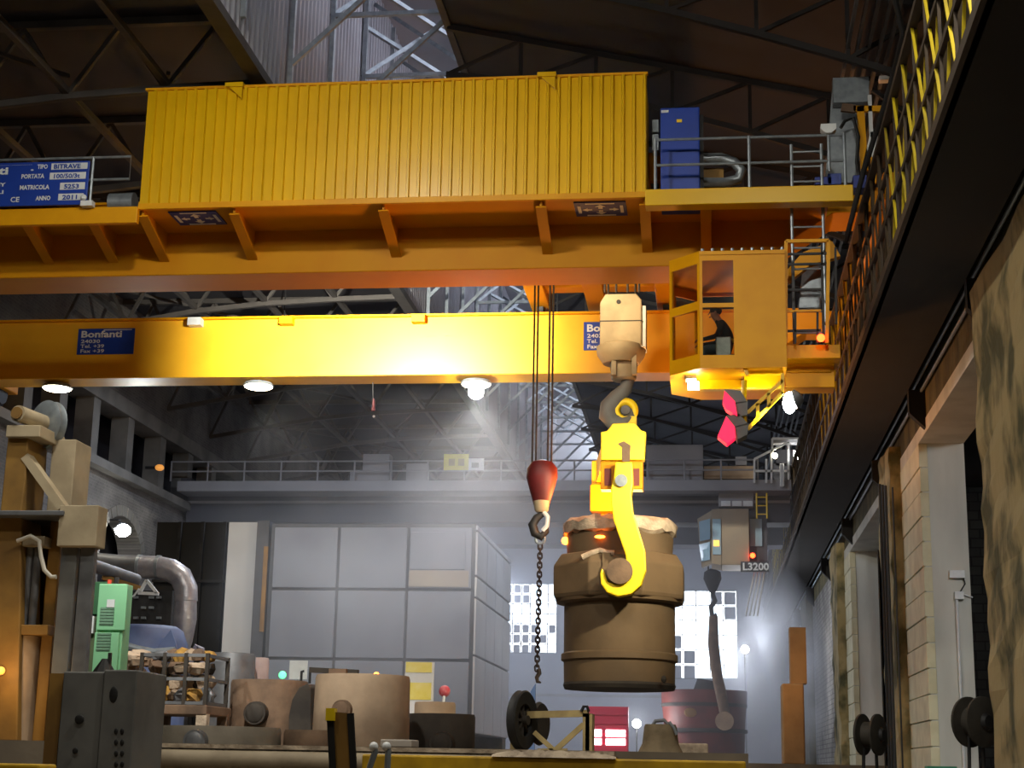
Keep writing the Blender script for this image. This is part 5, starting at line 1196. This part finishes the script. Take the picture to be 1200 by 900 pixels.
mbx(-40, 598, 74, 604, MD-.25, 1.0, GREY, 'cross_plate')
mbx(68, 592, 114, 640, MD-.2, .35, BEIGE, 'head_box')
for x0, x1, m in ((62, 81, MGREY), (85, 102, GREY)):
    mbx(x0, 640, x1, 880, MD-.05, .12, m, 'guide_rail', foot=True)
mbx(80, 640, 86, 880, MD+.1, .2, BLACK, 'dark_gap_strip', foot=True)  # black strip stands in for the dark gap between the rails
mbx(-40, 604, 62, 880, MD+.75, .1, mat('brown_back_plate', (96, 62, 30), .8, 0, (66, 42, 24), 1.5, .7), 'cover_plate', foot=True)
for x in (31, 40): q = P(x, 700, MD+.2); MB().cyl((q.x, MD+.2, P(x, 742, MD).z), (q.x, MD+.2, P(x, 632, MD).z), .055, n=12).build('piston_rod', GREY, mc, True)
mbx(22, 628, 52, 640, MD+.05, .3, BEIGE, 'rod_bracket'); mbx(10, 732, 56, 744, MD+.05, .4, OCHRE, 'cylinder_flange')
q = P(24, 800, MD+.2); MB().cyl((q.x, MD+.3, 0), (q.x, MD+.3, P(24, 744, MD).z), .2, n=18).build('cylinder', TAN, mc, True)
mbx(48, 604, 62, 880, MD+.3, .35, OCHRE, 'inner_column', foot=True)
MB().tube([P(x, y, MD-.1) for x, y in ((20, 634), (36, 628), (46, 634), (48, 652), (52, 668), (60, 676), (66, 676))], .03, 8).build('hose', mat('cream_hose', (196, 190, 178), .6), mc, True)
MB().sphere(P(1, 786, MD-.1), .06, 12).build('warm_lamp', emit('warm_side_lamp', (255, 180, 80), 1.0), mc, True)
point_light('warm_lamp_light', P(1, 786, MD-.45), 13, (1, .62, .25), .06)

# grey drilled block in the pit
GB = 16.0
gbk = thing('drilled_block', (P(112, 890, GB).x, GB, -1.8), 'big grey steel block with drilled holes before the hoisting frame', 'machine block')
a = RC(70, 787, 118, 900, GB); a2 = RC(118, 785, 158, 900, GB)
MB().box(a[0], a[1], GB, GB+.9, -1.8, a[3]).build('block_half', MGREY, gbk, bevel=.015); MB().box(a2[0]+.005, a2[1], GB-.02, GB+.9, -1.8, a2[3]).build('block_half', MGREY, gbk, bevel=.015)
a3 = RC(54, 789, 70, 900, GB+.1); MB().box(a3[0], a3[1], GB+.1, GB+.8, -1.8, a3[3]).build('side_rail', OCHRE, gbk)
for x, y, r, sq in ((133, 814, .045, 1.9), (88, 880, .03, 1.1), (93, 843, .05, 1)):
    MB().sphere(P(x, y, GB-.02), r, 14, (1, .25, sq)).build('hole', BLACK, gbk, True)
for i in range(2):
    for j in range(4): MB().sphere(P(136+7*i, 857+13*j, GB-.025), .022, 10, (1, .3, 1.4)).build('hole', BLACK, gbk, True)
yc = tag(MB().box(P(-60, 895, 13).x, P(45, 895, 13).x, 13, 13.4, -1.8, P(20, 895, 13).z).build('yellow_kerb', EDGEY, org=(P(0, 895, 13).x, 13.2, -1.8), bevel=.02), 'yellow painted kerb at the foot of the hoisting frame', 'kerb')

# edge pipe, yellow barrier beam and foreground bits
EY = EDGE_Y-.25
ep = thing('edge_pipe', (P(300, 880, EY).x, EY, -1.8), 'long dusty pipe with a pale lip along the pit edge', 'pipe')
xa0, xa1 = P(150, 880, EY).x, P(720, 885, EY).x; zt0 = P(300, 873, EY).z
MB().box(xa0, xa1, EY-.06, EDGE_Y-.01, zt0-.05, zt0).build('lip_plate', LIME, ep)
MB().cyl((xa0, EY, zt0-.2), (xa1, EY, zt0-.2), .14, n=18).build('pipe', mat('dusty_pipe', (146, 132, 110), .7, .1, (104, 90, 70), 2, .6, .1), ep, True)
for t in (.05, .35, .65, .95): x = xa0+(xa1-xa0)*t; MB().box(x-.05, x+.05, EY-.1, EY+.1, -1.8, zt0-.33).build('bracket', DGREY, ep)
BD = 17.0
yb_ = thing('barrier_beam', (P(650, 890, BD).x, BD, -1.8), 'chipped yellow barrier beam across the pit below the ladles', 'barrier')
xb0, xb1 = P(424, 890, BD).x, P(874, 890, BD).x; zt1 = P(650, 888, BD).z
MB().box(xb0, xb1, BD, BD+.3, zt1-.35, zt1).build('beam', EDGEY, yb_, bevel=.02)
for x in (xb0+.2, (xb0+xb1)/2, xb1-.2): MB().box(x-.08, x+.08, BD+.05, BD+.25, -1.8, zt1-.35).build('post', EDGEY, yb_)
crust = thing('crust_slab', (P(650, 884, BD+.1).x, BD+.15, zt1), 'pale crusted slab lying on the yellow barrier beam', 'slab')
b = MB(); rr = random.Random(5); x0_, x1_ = P(576, 886, BD).x, P(722, 888, BD).x; n = 26
for i in range(n+1):
    x = x0_+(x1_-x0_)*i/n; h = .02+.055*max(0, math.sin(math.pi*i/n))**.6*(.7+.6*rr.random())
    b.v += [Vector((x, BD-.03, zt1)), Vector((x, BD+.02, zt1+h)), Vector((x, BD+.28, zt1+h*.9)), Vector((x, BD+.33, zt1))]
for i in range(n):
    for k in range(3): b.f.append((i*4+k, i*4+4+k, i*4+5+k, i*4+1+k))
b.build('crust', LIME, crust)
lt_ = thing('leaning_board', P(405, 940, 14.5), 'ochre board with black edges leaning before the ladle pots', 'board')
q = [P(x, y, 14.5) for x, y in ((387, 834), (411, 836), (420, 1000), (395, 1000))]
q2 = [Vector((v.x+.0, v.y, max(v.z, -1.8))) for v in q]
MB().prism(q2, (0, .05, 0)).build('board', OCHRE, lt_)
for i0, i1 in ((0, 3), (1, 2)): MB().beam(q2[i0]+Vector((0, -.01, 0)), q2[i1]+Vector((0, -.01, 0)), .06, .03, (0, 1, 0)).build('edge_strip', BLACK, lt_)
MB().box(q2[0].x-.03, q2[0].x+.05, 14.45, 14.56, q2[0].z-.08, q2[0].z+.03).build('corner_clip', LEMON, lt_)
MB().beam(q2[2]+Vector((-.1, .05, .0)), q2[2]+Vector((-.1, 1.2, -.9)), .06, .06).build('prop', OCHRE, lt_)
for k, (x0, x1) in enumerate(((438, 433), (453, 454))):
    o = thing('shiny_clamp', P(x0, 930, 15), ('shiny steel clamp rod next to the leaning board', 'shiny steel clamp rod next to the yellow beam end')[k], 'clamp')
    pts = [P(x0, 874, 15), P(x0+2, 880, 15), P(x1, 900, 15)]; e_ = P(x1, 930, 15); pts.append(Vector((e_.x, 15, -1.8)))
    MB().tube(pts, .03, 8).build('rod', GALV, o, True); MB().sphere(P(x0, 875, 15), .045, 10).build('knob', WHITE, o, True)
a = RC(415, 864, 455, 882, 18.6); tb = tag(MB().box(a[0], a[1], 20.1, 20.6, 0, P(435, 866, 20.1).z).build('pale_box', SHEDTAN, org=((a[0]+a[1])/2, 20.3, 0), bevel=.015), 'small pale box on the floor before the tan ladle pot', 'box')

# ================================================================ RIGHT SIDE
def reel(cx, cy, rp, d, label, tilt, hubr=.25):
    c = P(cx, cy, d); r = rp*d/F
    t = thing('cable_reel', (c.x, c.y, -1.8), label, 'cable reel')
    R_ = Matrix.Rotation(math.radians(tilt), 3, 'Z') @ Matrix.Rotation(math.radians(90), 3, 'X')
    MB().lathe([(.05, -.22), (r*.8, -.2), (r, -.17), (r, -.13), (r*.62, -.1), (r*.62, .1), (r, .13), (r, .17), (r*.8, .2), (.05, .22)], c, 30, R_).build('drum', mat('reel_dark', (62, 58, 52), .7, .2, (44, 40, 36), 4, .6), t, True)
    MB().lathe([(r*hubr, -.27), (r*hubr*1.4, -.22), (r*hubr*1.4, .22), (r*hubr, .27)], c, 20, R_).build('hub', DGREY, t, True)
    MB().tube([c+Vector((-.12, 0, -.05)), (c.x-.2, c.y, -1.8)], .03, 8).build('stand_leg', DGREY, t); MB().tube([c+Vector((.1, .1, -.05)), (c.x+.15, c.y+.3, -1.8)], .03, 8).build('stand_leg', DGREY, t)
    return t
reel(1020, 861, 23, 30.5, 'dark cable reel standing before the second stone pillar', 60)
reel(1144, 846, 28, 27.5, 'dark cable reel half behind the nearest stone pillar', 40)
for k, (xa1_, xb2, x3) in enumerate(((1036, 1040, 1036), (1040, 1043, 1042), (1044, 1046, 1047), (1033, 1035, 1032), (1054, 1060, 1052))):
    pts = [PX(x, y, PXF-.12-.03*k) for x, y in ((xa1_, 560 if k != 3 else 640), (xa1_+1, 720), (xb2, 800), (x3, 880))]
    e_ = pts[-1]; yy = pts[1].y
    pts = [Vector((PXF-.14-.03*k, yy+.1*k, p.z)) for p in pts]; pts[-1].z = -1.78
    tag(MB().tube(pts, .035 if k < 3 else .02, 6).build('hanging_cable', BLACK, org=pts[-1]), 'black cable hanging down the second stone pillar', 'cable', 'cables on the stone pillar')
jb = thing('junction_box', P(1118, 672, Y1a-.1), 'pale junction boxes and conduit on the whitewashed reveal', 'junction box')
for x0, y0, x1, y1 in ((1113, 668, 1131, 677), (1119, 693, 1130, 702)): a = RC(x0, y0, x1, y1, Y1a-.14); MB().box(a[0], a[1], Y1a-.12, Y1a+.02, a[2], a[3]).build('box', WHITE, jb, bevel=.01)
q = P(1125, 800, Y1a); MB().tube([(q.x, Y1a-.05, -1.8), (q.x, Y1a-.05, P(1125, 700, Y1a).z)], .03, 8).build('conduit', WHITE, jb)
MB().tube([P(1129, 677, Y1a-.05), P(1131, 684, Y1a-.06), P(1125, 694, Y1a-.05)], .015, 6).build('wire', BLACK, jb)
MB().tube([P(1130, 697, Y1a-.05), P(1140, 700, Y1a-.05)], .015, 6).build('wire', WHITE, jb)
gx = P(1108, 905, 29); tag(MB().box(gx.x-.3, gx.x+.2, 29, 29.4, -1.8, P(1108, 898, 29).z).build('green_locker', mat('teal_crate', (60, 150, 120), .6), org=(gx.x, 29.2, -1.8), bevel=.01), 'teal green locker with only its top showing beside the cable reel', 'locker')
# black feeder cable crossing in front of the runway end
pts = [Vector((RX-.15, 24, P(1066, 0, 24).z+1.5)), P(1058, 40, 25.2), P(1046, 90, 26), P(1030, 145, 26.6), P(1012, 200, 27.2), P(997, 260, 27.7), P(991, 283, 28.2)]
tag(MB().tube(pts, .05, 8).build('feeder_cable', BLACK, org=pts[-1]), 'thick black feeder cable running down to the crane end', 'cable')
p = P(1040, 91, 30); fl2 = thing('white_lamp_head', p, 'small white lamp head beside the conductor bars', 'lamp')
MB().box(p.x-.16, p.x+.16, 30, 30.2, p.z-.04, p.z+.06).build('head', WHITE, fl2, bevel=.02); MB().beam((p.x, 30.1, p.z), (4.55, 30.1, p.z+.1), .05, .05).build('arm', DGREY, fl2)
# aisle lamp that lights the whitewashed reveals
alp = thing('aisle_lamp', (7.0, 21, 7.4), 'aisle ceiling lamp beyond the first opening', 'lamp')
MB().box(6.4, 7.6, 20.85, 21.15, 7.28, 7.4).build('housing', GALV, alp); MB().box(6.45, 7.55, 20.9, 21.1, 7.26, 7.28).build('tube', LAMPW, alp)
area_light('aisle_lamp_light', (7.0, 21, 7.2), (5.6, 30, 2), 700, (.95, .98, 1), .6)

# lamp masts added out of sight behind the shed to brighten the far end
for k, (x, y) in enumerate(((-12.2, 59.0), (-8.6, 66.0))):
    ml = thing('fill_mast', (x, y, 0), ('added lamp mast hidden behind the grey panel shed', 'added lamp mast hidden behind the shed near the end wall')[k], 'lamp')
    MB().cyl((x, y, 0), (x, y, 7.0), .06, n=10).build('mast', GALV, ml); MB().box(x-.3, x+.3, y-.1, y+.1, 7.0, 7.3).build('head', GALV, ml)
    area_light('fill_mast_light', (x, y+.2, 7.1), (x+6, y+14, 2), 950, (.78, .85, 1), .6)
# ================================================================ HAZE AND SMOKE
def volume(name, dens, noise=None, color=(.86, .9, 1)):
    M = bpy.data.materials.new(name); M.use_nodes = True; nt = M.node_tree; nt.nodes.remove(nt.nodes['Principled BSDF'])
    v = nt.nodes.new('ShaderNodeVolumePrincipled'); v.inputs['Color'].default_value = color+(1,); v.inputs['Density'].default_value = dens; v.inputs['Anisotropy'].default_value = .2
    nt.links.new(v.outputs[0], nt.nodes['Material Output'].inputs['Volume'])
    if noise:
        tc = nt.nodes.new('ShaderNodeTexCoord'); gr = nt.nodes.new('ShaderNodeTexGradient'); gr.gradient_type = 'SPHERICAL'
        nz = nt.nodes.new('ShaderNodeTexNoise'); nz.inputs['Scale'].default_value = noise; nz.inputs['Detail'].default_value = 3
        nt.links.new(tc.outputs['Object'], gr.inputs[0]); nt.links.new(tc.outputs['Object'], nz.inputs['Vector'])
        mr = nt.nodes.new('ShaderNodeMapRange'); mr.inputs[1].default_value = .38; mr.inputs[2].default_value = .68; nt.links.new(nz.outputs[0], mr.inputs[0])
        m1 = nt.nodes.new('ShaderNodeMath'); m1.operation = 'MULTIPLY'; nt.links.new(gr.outputs[1], m1.inputs[0]); nt.links.new(mr.outputs[0], m1.inputs[1])
        m2 = nt.nodes.new('ShaderNodeMath'); m2.operation = 'MULTIPLY'; m2.inputs[1].default_value = dens; nt.links.new(m1.outputs[0], m2.inputs[0]); nt.links.new(m2.outputs[0], v.inputs['Density'])
    return M
hz = MB().box(-18.3, 2.85, 51.0, 89.0, .05, 9.0).build('haze', volume('hall_haze', .022))
hz['kind'] = 'stuff'; tag(hz, 'bluish haze filling the far end of the hall', 'haze')
def plume(loc, scale, dens, nz, label):
    o = MB().sphere((0, 0, 0), 1, 16).build('smoke', volume('smoke_plume', dens, nz)); o.location = loc; o.scale = scale
    o['kind'] = 'stuff'; tag(o, label, 'smoke'); return o
plume(P(510, 660, 38.6), (6.5, 3, 5.8), .27, 1.6, 'drifting pale smoke in front of the grey panel shed')
plume(P(905, 800, 62), (2.2, 8, 4.6), .8, 1.3, 'thick white smoke under the far end of the runway')
